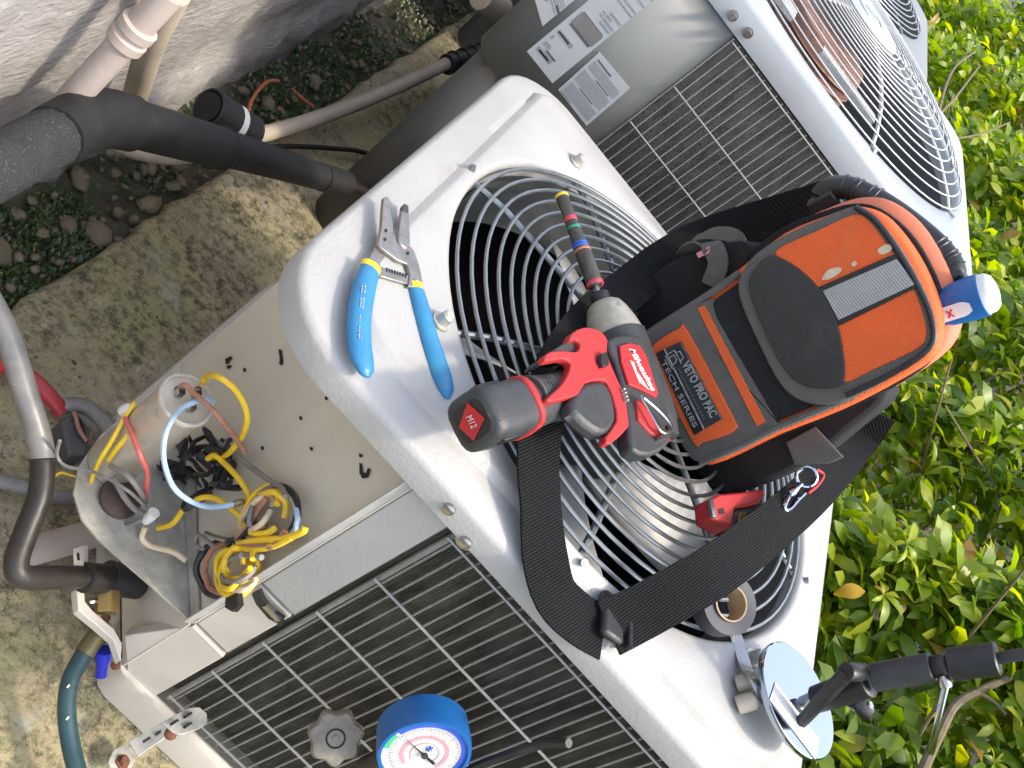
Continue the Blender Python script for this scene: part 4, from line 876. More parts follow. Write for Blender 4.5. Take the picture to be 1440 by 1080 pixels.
sdn = (l1-l0).normalized().cross(toC); b = MB(); b.tube([l0+(l1-l0)*.15-sdn*.0052, l1-sdn*.0042], .0022, 6); b.build('lever_edge', m_steel, None, sub=lv)
t0, t1 = PY(1331, 962, YA-.010), PY(1309, 1058, YA-.012)
cyl(PY(1326, 950, YA-.008), t0+V(0, -.004, 0), .0045, .0055, 12).build('pin_boss', m_steel, da)
cyl(t0, t1, .0032, .0036, 12).build('tommy_bar', m_chrome, da)
cyl(PY(1200, 985, YA), PY(1222, 1002, YA), .008, .008, 14).build('knob', m_black, da)
cyl(PY(1216, 995, YA), PY(1226, 992, YA), .0045, .0045, 12).build('knob_stud', m_steel, da)
# steel bracket and two magnets under the disc
b = MB(); b.ribbon([PZ(1034, 893, .012), PZ(1041, 915, .014), PZ(1050, 942, .022), PZ(1062, 958, .036), PZ(1080, 985, .038), PZ(1096, 1012, .038)], V(.75, .3, .35), .014, .002); b.build('bracket', m_steel, da)
for p, e in (((1036, 963), (1062, 956)), ((1036, 992), (1064, 984))):
    a, c = PZ(*p, .014), PZ(*e, .030); d = c-a; L = d.length; b = MB(); b.lathe(a, d, [(0, .0075), (.001, .0085), (L*.9, .0085), (L*.92, .0066), (L, .0066)], 20); b.build('magnet_post', m_pvc, da)
b = MB(); b.tube(smooth([PZ(1036, 882, .035), PZ(1041, 876, .038), PZ(1048, 880, .034), PZ(1040, 886, .03), PZ(1034, 879, .032), PZ(1030, 898, .02)], 4), .0014, 6); 
o = b.build('twist_tie', m_crm); tag(o, 'small twisted wire tie on the grille edge above the chrome disc', 'wire tie')

# ================================================================== GAUGE
YG = .575; gc = PY(597, 1060, YG); gn = V(.27, -.88, .32).normalized()
ga = empty('manifold_gauge', gc, 'blue rimmed pressure gauge with grey valve knob hanging before the coil', 'gauge')
b = MB(); b.lathe(gc-gn*.034, gn, [(0, .034), (.004, .0405), (.030, .0415), (.036, .0405), (.036, .0375), (.0335, .0372)], 48, cap=False); b.lathe(gc-gn*.034, gn, [(-.001, .001), (0, .034)], 48, cap=False); b.build('rubber_boot', m_gaugeb, ga, sharp=45)
gx = V(0, 0, 1).cross(gn).normalized()
up_img = -DN; gy = (up_img-gn*up_img.dot(gn)).normalized(); gx = gy.cross(gn).normalized()
def disc(r0, r1, h, mat, name, a0=0, a1=360, sub=None):
    b = MB(); n = 48; lo = []; hi = []
    for i in range(n+1):
        t = R(a0+(a1-a0)*i/n); d = gx*math.cos(t)+gy*math.sin(t); lo.append(gc+gn*h+d*r0); hi.append(gc+gn*h+d*r1)
    b.loft([lo, hi], cap=(False, False), close=False); return b.build(name, mat, ga if sub is None else None, sub=sub)
fc = disc(0, .0374, -.0005, m_white, 'dial_face')
disc(.0320, .0372, .0000, m_bluep, 'dial_band', -70, 130, sub=fc)
disc(.0320, .0372, .0000, m_greenp, 'dial_band', 135, 165, sub=fc)
disc(.0180, .0215, .0000, m_pinkp, 'dial_band', -60, 210, sub=fc)
disc(.0120, .0130, .0000, m_pinkp, 'dial_band', -60, 210, sub=fc)
def ticks(name, r0, r1, n, a0, a1, mat):
    b = MB()
    for i in range(n+1):
        t = R(a0+(a1-a0)*i/n); d = gx*math.cos(t)+gy*math.sin(t); s = gx*-math.sin(t)+gy*math.cos(t); k = r0 if i % 5 else r0-.002
        b.prism([gc+gn*.0001+d*k-s*.0002, gc+gn*.0001+d*k+s*.0002, gc+gn*.0001+d*r1+s*.0002, gc+gn*.0001+d*r1-s*.0002], gn*.0002)
    b.build(name, mat, None, sub=fc, kind='stuff')
ticks('dial_scale', .0285, .0315, 60, -60, 220, m_ink); ticks('dial_scale', .0225, .0245, 40, -60, 210, m_pinkp)
disc(.0, .0012, .0008, m_bluep, 'emblem', sub=fc)
for k in range(3):
    t = R(60*k+15); d = gx*math.cos(t)+gy*math.sin(t); b = MB(); o0 = gc+gn*.0004+gx*.004+gy*.006; b.tube([o0-d*.0035, o0+d*.0035], .0006, 5); b.build('emblem_stroke', m_bluep, None, sub=fc)
na = R(128); d = gx*math.cos(na)+gy*math.sin(na); s = gx*-math.sin(na)+gy*math.cos(na)
b = MB(); b.prism([gc+gn*.002-d*.014-s*.0016, gc+gn*.002-d*.014+s*.0016, gc+gn*.002+s*.0009, gc+gn*.002+d*.030, gc+gn*.002-s*.0009], gn*.0005); b.build('needle', m_black, ga)
b = MB(); b.lathe(gc+gn*.0015, gn, [(0, .003), (.002, .003)], 14); b.build('needle_hub', m_gun, ga)
kc_ = PY(472, 1038, .60); kn_ = (CAM-kc_).normalized()*.6+V(0, -.6, .5); kn_.normalize(); kx = kn_.orthogonal().normalized(); ky = kn_.cross(kx)
def lobes(r, h, n=56): return [kc_+kn_*h+(kx*math.cos(2*math.pi*i/n)+ky*math.sin(2*math.pi*i/n))*r*(1+.085*math.cos(7*2*math.pi*i/n)) for i in range(n)]
b = MB(); b.loft([lobes(.020, -.014), lobes(.0245, -.011), lobes(.0245, -.002), lobes(.022, .0015), lobes(.012, .002)]); kb = b.build('valve_knob', m_knob, ga, sharp=45)
b = MB(); b.ring(kc_+kn_*.0022, .0085, .0009, 32, 5, kn_); b.build('knob_ring', m_dark, None, sub=kb)
b = MB(); b.lathe(kc_+kn_*.0015, kn_, [(0, .003), (.0015, .003)], 12); b.build('knob_screw', m_knob, None, sub=kb)
cyl(kc_-kn_*.012, kc_-kn_*.04+V(.01, 0, -.01), .009, .009).build('valve_stem', m_greenp, ga)
mb0, mb1 = PY(500, 1095, .612), PY(640, 1150, .612)
b = MB(); b.tube([mb0, mb1], .016, 14); b.build('manifold_body', m_brass, ga)
cyl(PY(515, 1078, .60), PY(545, 1060, .595), .010, .008).build('gauge_nipple', m_cop, ga)
b = MB(); b.tube(smooth([PY(620, 1110, .60), PY(670, 1078, .60), PY(720, 1060, .60), PY(765, 1046, .607), PY(800, 1045, .60)], 5), .0042, 8); 
o = b.build('test_lead', m_black); tag(o, 'thin black lead running across the coil beside the blue gauge', 'cable')

# ================================================================== CAPACITOR AND WIRING
ct = PZ(262, 563, -.215); cb = PZ(158, 652, -.3675)
ca = empty('capacitor', cb, 'silver cylindrical run capacitor with dirty round top standing on the shelf', 'capacitor')
ax = (ct-cb); L = ax.length; ax.normalize()
b = MB(); b.lathe(cb, ax, [(0, .0245), (.002, .0258), (L-.002, .0258), (L, .0265)], 36); b.build('can', m_cap, ca, sharp=50)
b = MB(); b.lathe(cb, ax, [(L-.003, .0268), (L+.0015, .0272), (L+.003, .0260), (L+.0025, .0242), (L-.001, .0235), (L-.001, .004)], 36); tp = b.build('rim', m_capt, ca, sharp=50)
ex = ax.orthogonal().normalized(); ey = ax.cross(ex)
for k, (x, y) in enumerate([(.008, .006), (-.009, .004), (.001, -.010)]):
    b = MB()
    for j in range(3):
        b.box(ct+ex*(x+.0028*(j-1))+ey*y+ax*.005, (.0008, .006, .010), Matrix((ex, ey, ax)).transposed())
    b.build('terminal', m_steel, ca, kind='stuff')
for k in range(3):
    b = MB(); q = random.Random(k); c = ct+ax*.003+ex*q.uniform(-.012, .012)+ey*q.uniform(-.012, .012)
    b.lathe(c, ax, [(0, .004), (.003, .003), (.004, .001)], 7); b.build('residue_lump', m_rust, ca)
def wire(name, mat, pts, r, label, cat='wire', group=None, n=8):
    b = MB(); b.tube(smooth(pts, 6), r, n); o = b.build(name, mat); return tag(o, label, cat, group)
def Dp(lst, d=.012, dd=None):
    return [PD(x, y, d if dd is None else dd[i]) for i, (x, y) in enumerate(lst)]
T = lambda x, y, h=.006: PP(x, y, ct+ax*h, ax)
wire('wire', m_yel2, [T(285, 540), T(291, 529, .010)]+Dp([(307, 530), (330, 547), (345, 573), (347, 595), (338, 617), (318, 640), (297, 645)], dd=[.10, .085, .072, .06, .045, .03, .02]), .0029, 'thick yellow wire arching from the capacitor top down to the panel')
wire('wire', m_brn, [T(253, 545), T(260, 541, .014), T(268, 549, .016)]+Dp([(300, 578), (328, 612), (345, 636)], dd=[.085, .055, .035]), .0026, 'brown wire running straight from the capacitor top to the bundle')
wire('wire', m_lbl, [T(300, 564), T(288, 562, .012), T(272, 566, .014), T(252, 577, .014)]+Dp([(234, 606), (230, 643), (241, 680), (260, 700), (287, 712), (313, 712), (335, 707)], dd=[.128, .120, .10, .08, .055, .036, .026]), .0026, 'pale blue wire looping from the capacitor top in a wide arc')
b = MB(); e0_, e1_ = Dp([(331, 708)], .027)[0], Dp([(343, 705)], .026)[0]; b.tube([e0_, e0_.lerp(e1_, .45), e1_], [.0036, .0036, .0022], 8); tag(b.build('crimp_terminal', m_steel), 'small silver crimp terminal on the end of the pale blue wire', 'terminal')
wire('wire', m_yel2, Dp([(222, 743), (243, 736), (260, 714), (280, 701), (300, 700), (320, 711), (343, 730)], dd=[.04, .035, .035, .035, .03, .025, .02]), .0029, 'thick yellow wire arched below the blue wire end')
wire('wire', m_yel2, Dp([(292, 645), (302, 640), (314, 650), (333, 670), (347, 690), (354, 708), (360, 722)], dd=[.035, .035, .03, .025, .02, .018, .018]), .0030, 'yellow wire running from the black splice to the bundle')
wire('wire', m_gry, Dp([(300, 618), (327, 637), (357, 660), (388, 682), (394, 690)], dd=[.02, .02, .016, .012, .010]), .0030, 'dark grey cable running beside the yellow wire on the panel')
wire('wire', m_pnk, Dp([(176, 588), (188, 617), (197, 640), (207, 663), (206, 685), (205, 702)], dd=[.118, .116, .110, .095, .08, .062]), .0026, 'red wire crossing in front of the capacitor can')
wire('wire', m_yel2, Dp([(190, 566), (175, 588), (157, 620), (139, 650), (128, 680), (134, 706)], dd=[.116, .118, .120, .118, .105, .085]), .0023, 'thin yellow wire in front of the capacitor can')
wire('wire', m_crm, Dp([(204, 741), (200, 757), (213, 768), (243, 776), (262, 788)], dd=[.058, .055, .046, .034, .024]), .0030, 'cream coloured wire bent over the shelf')
wire('wire', m_gry, Dp([(84, 620), (80, 640), (92, 655), (125, 662), (150, 672), (180, 690), (205, 712)], dd=[.16, .15, .14, .125, .115, .10, .07]), .0018, 'thin dark wire bending over the shelf edge by the capacitor')
wire('wire', m_gry, Dp([(155, 655), (178, 668), (195, 688), (205, 706)], dd=[.112, .105, .09, .068]), .0029, 'short grey wire lying on the shelf under the red wire')
wire('wire', m_gry, Dp([(160, 672), (176, 700), (190, 716), (206, 724)], dd=[.10, .085, .075, .066]), .0030, 'grey wire lying below the short grey wire on the shelf')
wire('wire', m_gry, Dp([(140, 712), (156, 730), (180, 738), (204, 728)], dd=[.085, .075, .07, .066]), .0022, 'thin grey wire curving around the dark brown disc to the wire nut')
wire('wire', m_yel2, Dp([(186, 604), (166, 628), (152, 648)], dd=[.112, .114, .112]), .0024, 'short yellow wire tucked behind the thin yellow one')
wire('wire', m_yel2, Dp([(75, 672), (85, 665), (98, 668), (112, 672)], dd=[.13, .125, .12, .115]), .0013, 'thin short yellow wire over the edge of the shelf')
b = MB(); c = Dp([(178, 574)], .118)[0]; b.lathe(c-V(0, 0, .007), V(0, -.1, 1), [(0, .0055), (.008, .005), (.013, .003)], 10); tag(b.build('wire_nut', m_white), 'white wire nut on top of the yellow and red wires', 'wire nut')
b = MB(); c = Dp([(211, 725)], .068)[0]; b.lathe(c+V(0, 0, .008), V(.1, -.1, -1), [(0, .006), (.012, .0052), (.018, .0035)], 10); tag(b.build('wire_nut', m_white), 'white wire nut hanging below the red wire end', 'wire nut')
b = MB(); b.tube(Dp([(135, 707), (155, 703), (173, 698)], dd=[.092, .086, .080]), [.0042, .0038, .0034], 8); tag(b.build('wire_sleeve', m_oband), 'short orange sleeve at the foot of the thin yellow wire', 'sleeve')
# flat dark brown disc added for the shading behind the wires on the shelf
c = PZ(176, 694, -.355); b = MB(); b.lathe(c-V(0, 0, .013), V(.1, -.2, 1), [(0, .020), (.003, .0215), (.008, .021), (.010, .015), (.011, .006)], 20); rl = b.build('shade_disc', m_brk); tag(rl, 'round dark brown disc standing for shading on the shelf beneath the red wire', 'shading disc')
# burnt taped splices: crumpled black pieces
sp_ = empty('wire_splice', PD(285, 655, .01), 'heap of crumpled black tape and burnt wire ends on the panel', 'tape')
q = random.Random(21)
for i in range(34):
    px, py = q.uniform(228, 345), q.uniform(612, 704)
    if (px-285)**2/60**2+(py-657)**2/46**2 > 1.05: continue
    c = PD(px, py, q.uniform(.006, .035)); L = q.uniform(.016, .042); W_ = q.uniform(.007, .014)
    a = Vector((q.uniform(-1, 1), q.uniform(-1, 1), q.uniform(-.8, .8))).normalized(); s = a.cross(PN+Vector((q.uniform(-.6, .6), q.uniform(-.6, .6), q.uniform(-.6, .6)))).normalized()
    up = a.cross(s).normalized(); pts = [c+a*(L*(t-.5))+up*.006*math.sin(t*4+i) for t in (0, .25, .5, .75, 1)]
    b = MB(); b.loft([[p-s*W_*w*.5, p+up*.003*w, p+s*W_*w*.5, p-up*.003*w] for p, w in zip(pts, (.6, 1, .85, 1.05, .5))]); b.build('tape_flap', m_rub2, sp_, sharp=25)
# tied bundle of wires: two figure-eight loops
wb = empty('wire_bundle', PD(345, 765, .005), 'coiled bundle of yellow, brown and black wires tied in a knot on the panel', 'wires')
kx_ = PD(332, 763, .022)
def ell(cx, cy, rx, ry, rot, d, a0=0, a1=360, n=18, wob=0, seed=0):
    q = random.Random(seed); r = []
    for i in range(n+1):
        t = R(a0+(a1-a0)*i/n); k = 1+q.uniform(-wob, wob)
        x = cx+(rx*math.cos(t)*math.cos(R(rot))-ry*math.sin(t)*math.sin(R(rot)))*k; y = cy+(rx*math.cos(t)*math.sin(R(rot))+ry*math.sin(t)*math.cos(R(rot)))*k
        r.append(PD(x, y, d+.006*math.sin(t*2+seed)))
    return r
for (m, r, cx, cy, rx, ry, rot, d, a0, a1, sd_) in [
    (m_gry, .0030, 385, 722, 38, 34, -30, .010, 60, 400, 1), (m_black, .0032, 386, 720, 33, 38, 10, .014, 100, 430, 2), (m_yel2, .0031, 372, 722, 33, 26, -40, .020, 90, 420, 3), (m_crm, .0028, 362, 722, 30, 14, -50, .024, 60, 400, 4), (m_yel2, .0031, 366, 716, 38, 18, -55, .018, 120, 420, 5), (m_gry, .0026, 376, 716, 36, 20, -60, .026, 120, 400, 6), (m_lbl, .0026, 398, 722, 20, 34, -10, .018, -70, 110, 7),
    (m_yel2, .0031, 334, 803, 28, 36, 25, .012, 0, 360, 11), (m_yel2, .0031, 328, 797, 24, 24, 0, .020, 40, 380, 12), (m_brn, .0031, 318, 798, 30, 36, 20, .012, 60, 330, 13), (m_black, .0034, 312, 800, 35, 38, 15, .010, 50, 310, 14), (m_yel2, .0029, 336, 790, 18, 26, 30, .024, 0, 330, 15), (m_gry, .0028, 335, 800, 26, 16, -30, .026, 30, 300, 16), (m_crm, .0028, 338, 812, 20, 18, 0, .022, 0, 220, 17), (m_yel2, .0029, 326, 800, 14, 30, 15, .028, 20, 340, 18)]:
    b = MB(); b.tube(smooth(ell(cx, cy, rx, ry, rot, d, a0, a1, 14, .05, sd_), 3), r, 7); b.build('wire', m, wb)
for m, pts, r in [(m_yel2, [(335, 765), (365, 760), (400, 757), (425, 748), (429, 741)], .0033), (m_yel2, [(330, 768), (350, 773), (385, 768), (410, 756)], .0030), (m_brn, [(332, 760), (355, 768), (385, 768), (402, 745)], .0030), (m_black, [(330, 765), (350, 745), (372, 732)], .0030), (m_brn, [(330, 762), (350, 740), (365, 715), (375, 700)], .0032), (m_gry, [(330, 765), (345, 780), (368, 784)], .0030), (m_gry, [(300, 768), (280, 752), (275, 765), (285, 772)], .0022), (m_steel, [(290, 750), (305, 756), (322, 760)], .0028)]:
    b = MB(); b.tube(smooth(Dp(pts, .026), 5), r, 7); b.build('wire', m, wb)
b = MB(); b.ring(kx_, .008, .003, 14, 6, PT); b.build('tie', m_black, wb)

# ================================================================== PIPES, HOSES
def pipe(name, mat, pts, r, label, cat, n=14, k=6, parent=None):
    b = MB(); b.tube(smooth(pts, k), r, n); o = b.build(name, mat, parent)
    return o if parent is not None else tag(o, label, cat)
ls = empty('insulated_line', PZ(200, 190, -.50), 'thick black foam insulated refrigerant line bending along the wall base', 'pipe')
l = [PZ(-60, 262, -.24), PZ(-10, 238, -.25), PZ(60, 200, -.27), PZ(130, 168, -.29)]
pipe('foam_sleeve', m_foamw, l, .0305, '', '', parent=ls).modifiers
b = MB(); b.tube([PZ(75, 193, -.272), PZ(105, 176, -.284), PZ(130, 166, -.29), PZ(155, 167, -.300), PZ(182, 173, -.312)], [.0325, .0335, .034, .0335, .0325], 18); b.build('foam_elbow', m_foam, ls)
b = MB(); b.tube([PZ(150, 164, -.30), PZ(185, 173, -.312), PZ(225, 184, -.328), PZ(268, 196, -.345), PZ(312, 208, -.362)], [.0285, .0290, .0288, .0283, .0278], 18); b.build('foam_sleeve', m_foam, ls)
b = MB(); b.tube([PZ(300, 204, -.362), PZ(330, 212, -.372), PZ(390, 230, -.395), PZ(450, 248, -.42), PZ(462, 252, -.425)], [.0262, .0250, .0230, .0212, .0206], 18); b.build('foam_sleeve', m_foam, ls)
b = MB(); b.tube([PZ(452, 249, -.42), PZ(470, 254, -.427), PZ(486, 258, -.434)], [.0216, .0215, .0205], 18); b.build('foam_end', m_foam, ls)
for x, y in ((468, 250), (474, 252), (479, 254)):
    p = PZ(x, y, -.43); d = (CAM-p).normalized(); b = MB(); b.box(p+d*.0218, (.004, .004, .002)); b.build('print_mark', m_refl, ls)
b = MB(); b.tube([PZ(480, 256, -.433), PZ(515, 268, -.445), PZ(560, 280, -.455)], .009, 12); b.build('copper_tube', m_cop, ls)
for x, y, r in ((182, 173, .0322), (312, 208, .0285)):
    c = PZ(x, y, -.312 if x < 200 else -.362); b = MB(); b.ring(c, r, .0009, 40, 5, PZ(225, 184, -.328)-PZ(185, 173, -.312)); b.build('joint_seam', m_black, ls)
# loose foam tube with a white label
fo = empty('foam_tube', PZ(320, 175, -.56), 'open ended black foam tube with a white label behind the insulated line', 'pipe insulation')
f0, f1 = PZ(292, 150, -.40), PZ(350, 188, -.43); d = f1-f0; L = d.length
b = MB(); b.lathe(f0, d, [(.004, .022), (0, .026), (.002, .0285), (L, .0285)], 24, cap=False); b.build('tube', m_foam, fo)
b = MB(); b.lathe(f0, d, [(0, .0215), (L*.9, .0215)], 24); b.build('bore', m_dark, fo)
b = MB(); dn = d.normalized(); ctr = f0+dn*L*.55; vw = (CAM-ctr); vw = (vw-dn*vw.dot(dn)).normalized(); sw = dn.cross(vw); rows = []
for i in range(3): rows.append([ctr+dn*(-.006+.006*i)+(vw*math.cos(a)+sw*math.sin(a))*.0292 for a in [R(-75+15*k) for k in range(10)]])
b.loft(rows, cap=(False, False), close=False); b.build('label', m_white, fo, fix=False)
pv = empty('pvc_pipe', PZ(500, 145, -.58), 'long beige pvc conduit lying from the foam line to the grey condenser', 'pipe')
pipe('conduit', m_pvc, [PZ(330, 196, -.53), PZ(380, 186, -.525), PZ(450, 165, -.51), PZ(540, 130, -.48), PZ(640, 84, -.44)], .0135, '', '', parent=pv)
cyl(PZ(628, 91, -.445), PZ(690, 72, -.42), .021, .020).build('black_sleeve', m_black, pv)
q = random.Random(3)
for i in range(4): 
    b = MB(); b.ring(PZ(638+i*13, 87-i*4, -.44+.005*i), .0205, .0025, 20, 5, PZ(690, 72, -.42)-PZ(628, 91, -.445)); b.build('tape_wrap', m_black, pv)
pipe('pvc_pipe', m_pvc, [PZ(150, 196, -.52), PZ(190, 212, -.525), PZ(235, 220, -.53), PZ(285, 216, -.535), PZ(330, 205, -.54)], .0125, 'beige pvc pipe bend half hidden under the black foam line', 'pipe')
pipe('cable', m_cop, [PZ(370, 207, -.55), PZ(420, 206, -.545), PZ(470, 209, -.54), PZ(510, 214, -.54), PZ(545, 232, -.54)], .0045, 'thin brown cable lying on the concrete toward the white condenser', 'cable', 8)
pipe('wire_scrap', m_orw, [PZ(350, 166, -.565), PZ(352, 146, -.56), PZ(364, 126, -.553), PZ(378, 114, -.553), PZ(392, 114, -.56)], .0032, 'bent orange wire scrap arching out of the weeds', 'wire', 8)
pipe('wire_scrap', m_orw, [PZ(412, 126, -.565), PZ(425, 138, -.558), PZ(440, 150, -.565)], .0028, 'short straight orange wire scrap in the weeds', 'wire', 8)
# two pipes against the wall
wp = empty('wall_pipe', PX(160, 110, -.28), 'pinkish white painted pipe with a coupling running down the wall', 'pipe')
w0, w1 = PX(240, -10, -.285), PX(70, 172, -.290)
b = MB(); b.tube([w0, w1], .0155, 16); b.build('pipe', m_pvcw, wp)
wm = w0.lerp(w1, .30); wd_ = (w1-w0).normalized(); b = MB(); b.lathe(wm-wd_*.016, wd_, [(0, .0175), (.002, .0205), (.012, .0205), (.014, .018), (.018, .018), (.020, .0205), (.030, .0205), (.032, .0175)], 20); b.build('coupling', m_pvcw, wp)
pipe('wall_pipe', m_pvc, [PX(248, -10, -.30), PX(214, 60, -.30), PX(190, 135, -.30)], .016, 'beige pipe half hidden behind the pinkish wall pipe', 'pipe')
cyl(PZ(676, -6, -.15), PZ(705, 14, -.16), .022, .022).build('x', m_pvc)
o = bpy.data.objects['x']; o.name = 'pipe_end'; o.data.name = 'pipe_end'; tag(o, 'beige ribbed pipe end above the grey condenser corner', 'pipe')
for k in range(3):
    pass
# suction line, valve
suc = empty('suction_line', PZ(60, 700, -.56), 'thick tarnished copper suction pipe bending down to the service valve', 'pipe')
sp = [PZ(-30, 395, -.30), PZ(10, 470, -.315), PZ(35, 550, -.335), PZ(56, 620, -.355), PZ(60, 660, -.365), PZ(55, 700, -.375), PZ(38, 745, -.39), PZ(24, 785, -.40), PZ(26, 806, -.405), PZ(45, 813, -.412), PZ(80, 812, -.425), PZ(140, 812, -.44)]
ss = smooth(sp, 6); cut = 6*4-2
b = MB(); b.tube(ss[:cut+1], .0118, 16); b.build('painted_length', m_pipegrey, suc)
b = MB(); b.tube(ss[cut:], .0116, 16); b.build('copper_length', m_cop, suc)
b = MB(); c = ss[cut]; b.ring(c, .0112, .0018, 24, 6, ss[cut+1]-ss[cut-1]); b.build('joint', m_cop, suc)
cyl(PZ(118, 812, -.433), PZ(160, 816, -.445), .0155, .0155).build('flare_nut', m_cop, suc)
va = empty('service_valve', PZ(155, 835, -.50), 'brass service valve with cap in the open lower corner', 'valve')
cyl(PZ(150, 812, -.443), PZ(195, 822, -.455), .018, .016).build('valve_body', m_black, va)
cyl(PZ(152, 820, -.445), PZ(150, 862, -.45), .0125, .0125, 6).build('brass_cap', m_brass, va)
cyl(PZ(125, 846, -.452), PZ(150, 844, -.45), .0035, .0035, 8).build('stem', m_steel, va)
b = MB(); P = [PZ(x, y, -.45) for x, y in [(107, 828), (118, 826), (120, 846), (130, 858), (160, 884), (172, 905), (170, 930), (160, 900), (135, 878), (110, 858)]]; b.prism(P, (0, 0, -.012)); tag(b.build('valve_bracket', m_cream, None, bevel=.001), 'cream bent sheet metal bracket before the service valve', 'bracket')
b = MB(); P = [PZ(x, y, -.43) for x, y in [(103, 772), (115, 768), (116, 798), (104, 798)]]; b.prism(P, (.004, .008, -.004)); sb = b.build('slotted_tab', m_cream); tag(sb, 'small cream metal tab with a slot above the valve', 'bracket')
b = MB(); P = [PZ(x, y, -.4295) for x, y in [(108, 778), (111, 777), (112, 788), (109, 788)]]; b.prism(P, (0, 0, .0006)); b.build('slot', m_dark, None, sub=sb)
pipe('pvc_stub', m_pvcw, [PZ(30, 778, -.53), PZ(70, 768, -.53), PZ(110, 756, -.53), PZ(150, 745, -.53)], .0165, 'sunlit beige pipe stub poking out under the galvanised shelf', 'pipe')
pipe('red_hose', m_hoser, [PZ(-20, 512, -.535), PZ(15, 517, -.535), PZ(45, 533, -.538), PZ(72, 560, -.54), PZ(88, 580, -.545)], .0095, 'short red hose lying under the copper suction pipe', 'hose')
pipe('conduit', m_gry, [PZ(-20, 672, -.545), PZ(30, 684, -.545), PZ(70, 698, -.545), PZ(115, 700, -.545)], .0085, 'dark grey conduit lying on the concrete at the left', 'pipe')
pipe('cable_loop', m_gry, [PZ(92, 570, -.54), PZ(120, 572, -.53), PZ(148, 596, -.52), PZ(158, 625, -.52), PZ(150, 650, -.53)], .0095, 'short dark grey cable sleeve curving behind the capacitor', 'cable')
dc_ = empty('junction_box', PZ(100, 610, -.55), 'small dark junction box with loose wires under the shelf edge', 'box')
b = MB(); P = [PZ(x, y, -.53) for x, y in [(86, 590), (108, 578), (128, 605), (122, 640), (98, 640)]]; b.prism(P, (0, 0, -.03)); b.build('box', m_greyd, dc_, bevel=.003)
b = MB(); b.tube(smooth([PZ(104, 580, -.528), PZ(108, 592, -.524), PZ(112, 605, -.524), PZ(122, 620, -.526)], 4), .0025, 6); b.build('lead', m_brn, dc_)
b = MB(); b.tube(smooth([PZ(112, 590, -.528), PZ(118, 602, -.524), PZ(120, 618, -.526)], 4), .002, 6); b.build('lead', m_black, dc_)
hz_ = empty('charging_hose', PZ(95, 990, -.56), 'teal charging hose with olive end fitting curving over the concrete', 'hose')
hp = [PZ(116, 1110, -.50), PZ(100, 1050, -.50), PZ(94, 1000, -.495), PZ(98, 960, -.49), PZ(112, 930, -.485), PZ(126, 908, -.48)]
b = MB(); b.tube(smooth(hp, 6), .0090, 14); b.build('hose', m_hose, hz_)
b = MB(); b.tube(smooth([PZ(118, 920, -.483), PZ(130, 903, -.478), PZ(143, 888, -.474), PZ(152, 880, -.472)], 4), [.0105]*6+[.0115]*5+[.0105]*2, 14); b.build('end_fitting', m_olive, hz_)
for x, y in ((95, 1010), (96, 965)):
    c = PZ(x, y, -.49); v = (CAM-c).normalized(); b = MB(); b.box(c+v*.0088, (.0018, .004, .001)); b.build('paint_fleck', m_white, hz_)
b = MB(); c0_, c1_ = PZ(146, 914, -.475), PZ(142, 950, -.50); dd_ = c1_-c0_; b.lathe(c0_, dd_, [(0, .009), (.012, .0085), (.014, .0065), (dd_.length, .006)], 12); b.build('blue_cap', m_blucap, va)
# perforated strap foot at the base corner
ps = empty('perforated_strap', PZ(215, 1035, -.56), 'bent galvanised perforated strap bolted at the base corner', 'bracket')
def strap_px(pts, name, z0, z1):
    P = [PZ(x, y, z0+(z1-z0)*((x-155)/140)) for x, y in pts]; n = (P[1]-P[0]).cross(P[2]-P[0]).normalized(); n = n if n.z > 0 else -n
    b = MB(); b.prism(P, n*-.0025); return b.build(name, m_galv, ps, bevel=.0006), n
o1, n1_ = strap_px([(228, 1016), (262, 996), (280, 994), (291, 1003), (292, 1016), (280, 1025), (254, 1034), (243, 1030)], 'upper_leaf', -.47, -.447)
o2, n2_ = strap_px([(180, 1042), (228, 1016), (243, 1030), (194, 1064)], 'middle_leaf', -.515, -.462)
o3, n3_ = strap_px([(152, 1072), (160, 1054), (178, 1045), (194, 1062), (184, 1084), (160, 1090)], 'foot_leaf', -.535, -.535)
for x, y in ((243, 1016), (262, 1006), (262, 1020)):
    b = MB(); P = [PZ(x+dx, y+dy, -.447-.0015+(-.023)*(291-x)/140*0-.004) for dx, dy in ((-5, 2), (4, -4), (6, -1), (-3, 5))]; b.prism(P, (0, 0, .004)); b.build('slot', m_dark, None, sub=o1)
for x, y in ((205, 1040), (222, 1030)):
    b = MB(); P = [PZ(x+dx, y+dy, -.490) for dx, dy in ((-5, 2), (4, -4), (6, -1), (-3, 5))]; b.prism(P, (0, 0, .002)); b.build('slot', m_dark, None, sub=o2)
b = MB(); b.lathe(PZ(172, 1072, -.535), (0, 0, 1), [(0, .008), (.002, .008), (.0022, .0055), (.007, .005)], 6); b.build('rusty_bolt', m_rust, ps)
b = MB(); b.lathe(PZ(240, 1032, -.462), (-.2, -.8, .6), [(0, .007), (.003, .006), (.005, .003)], 8); b.build('rusty_bolt', m_rust, ps)

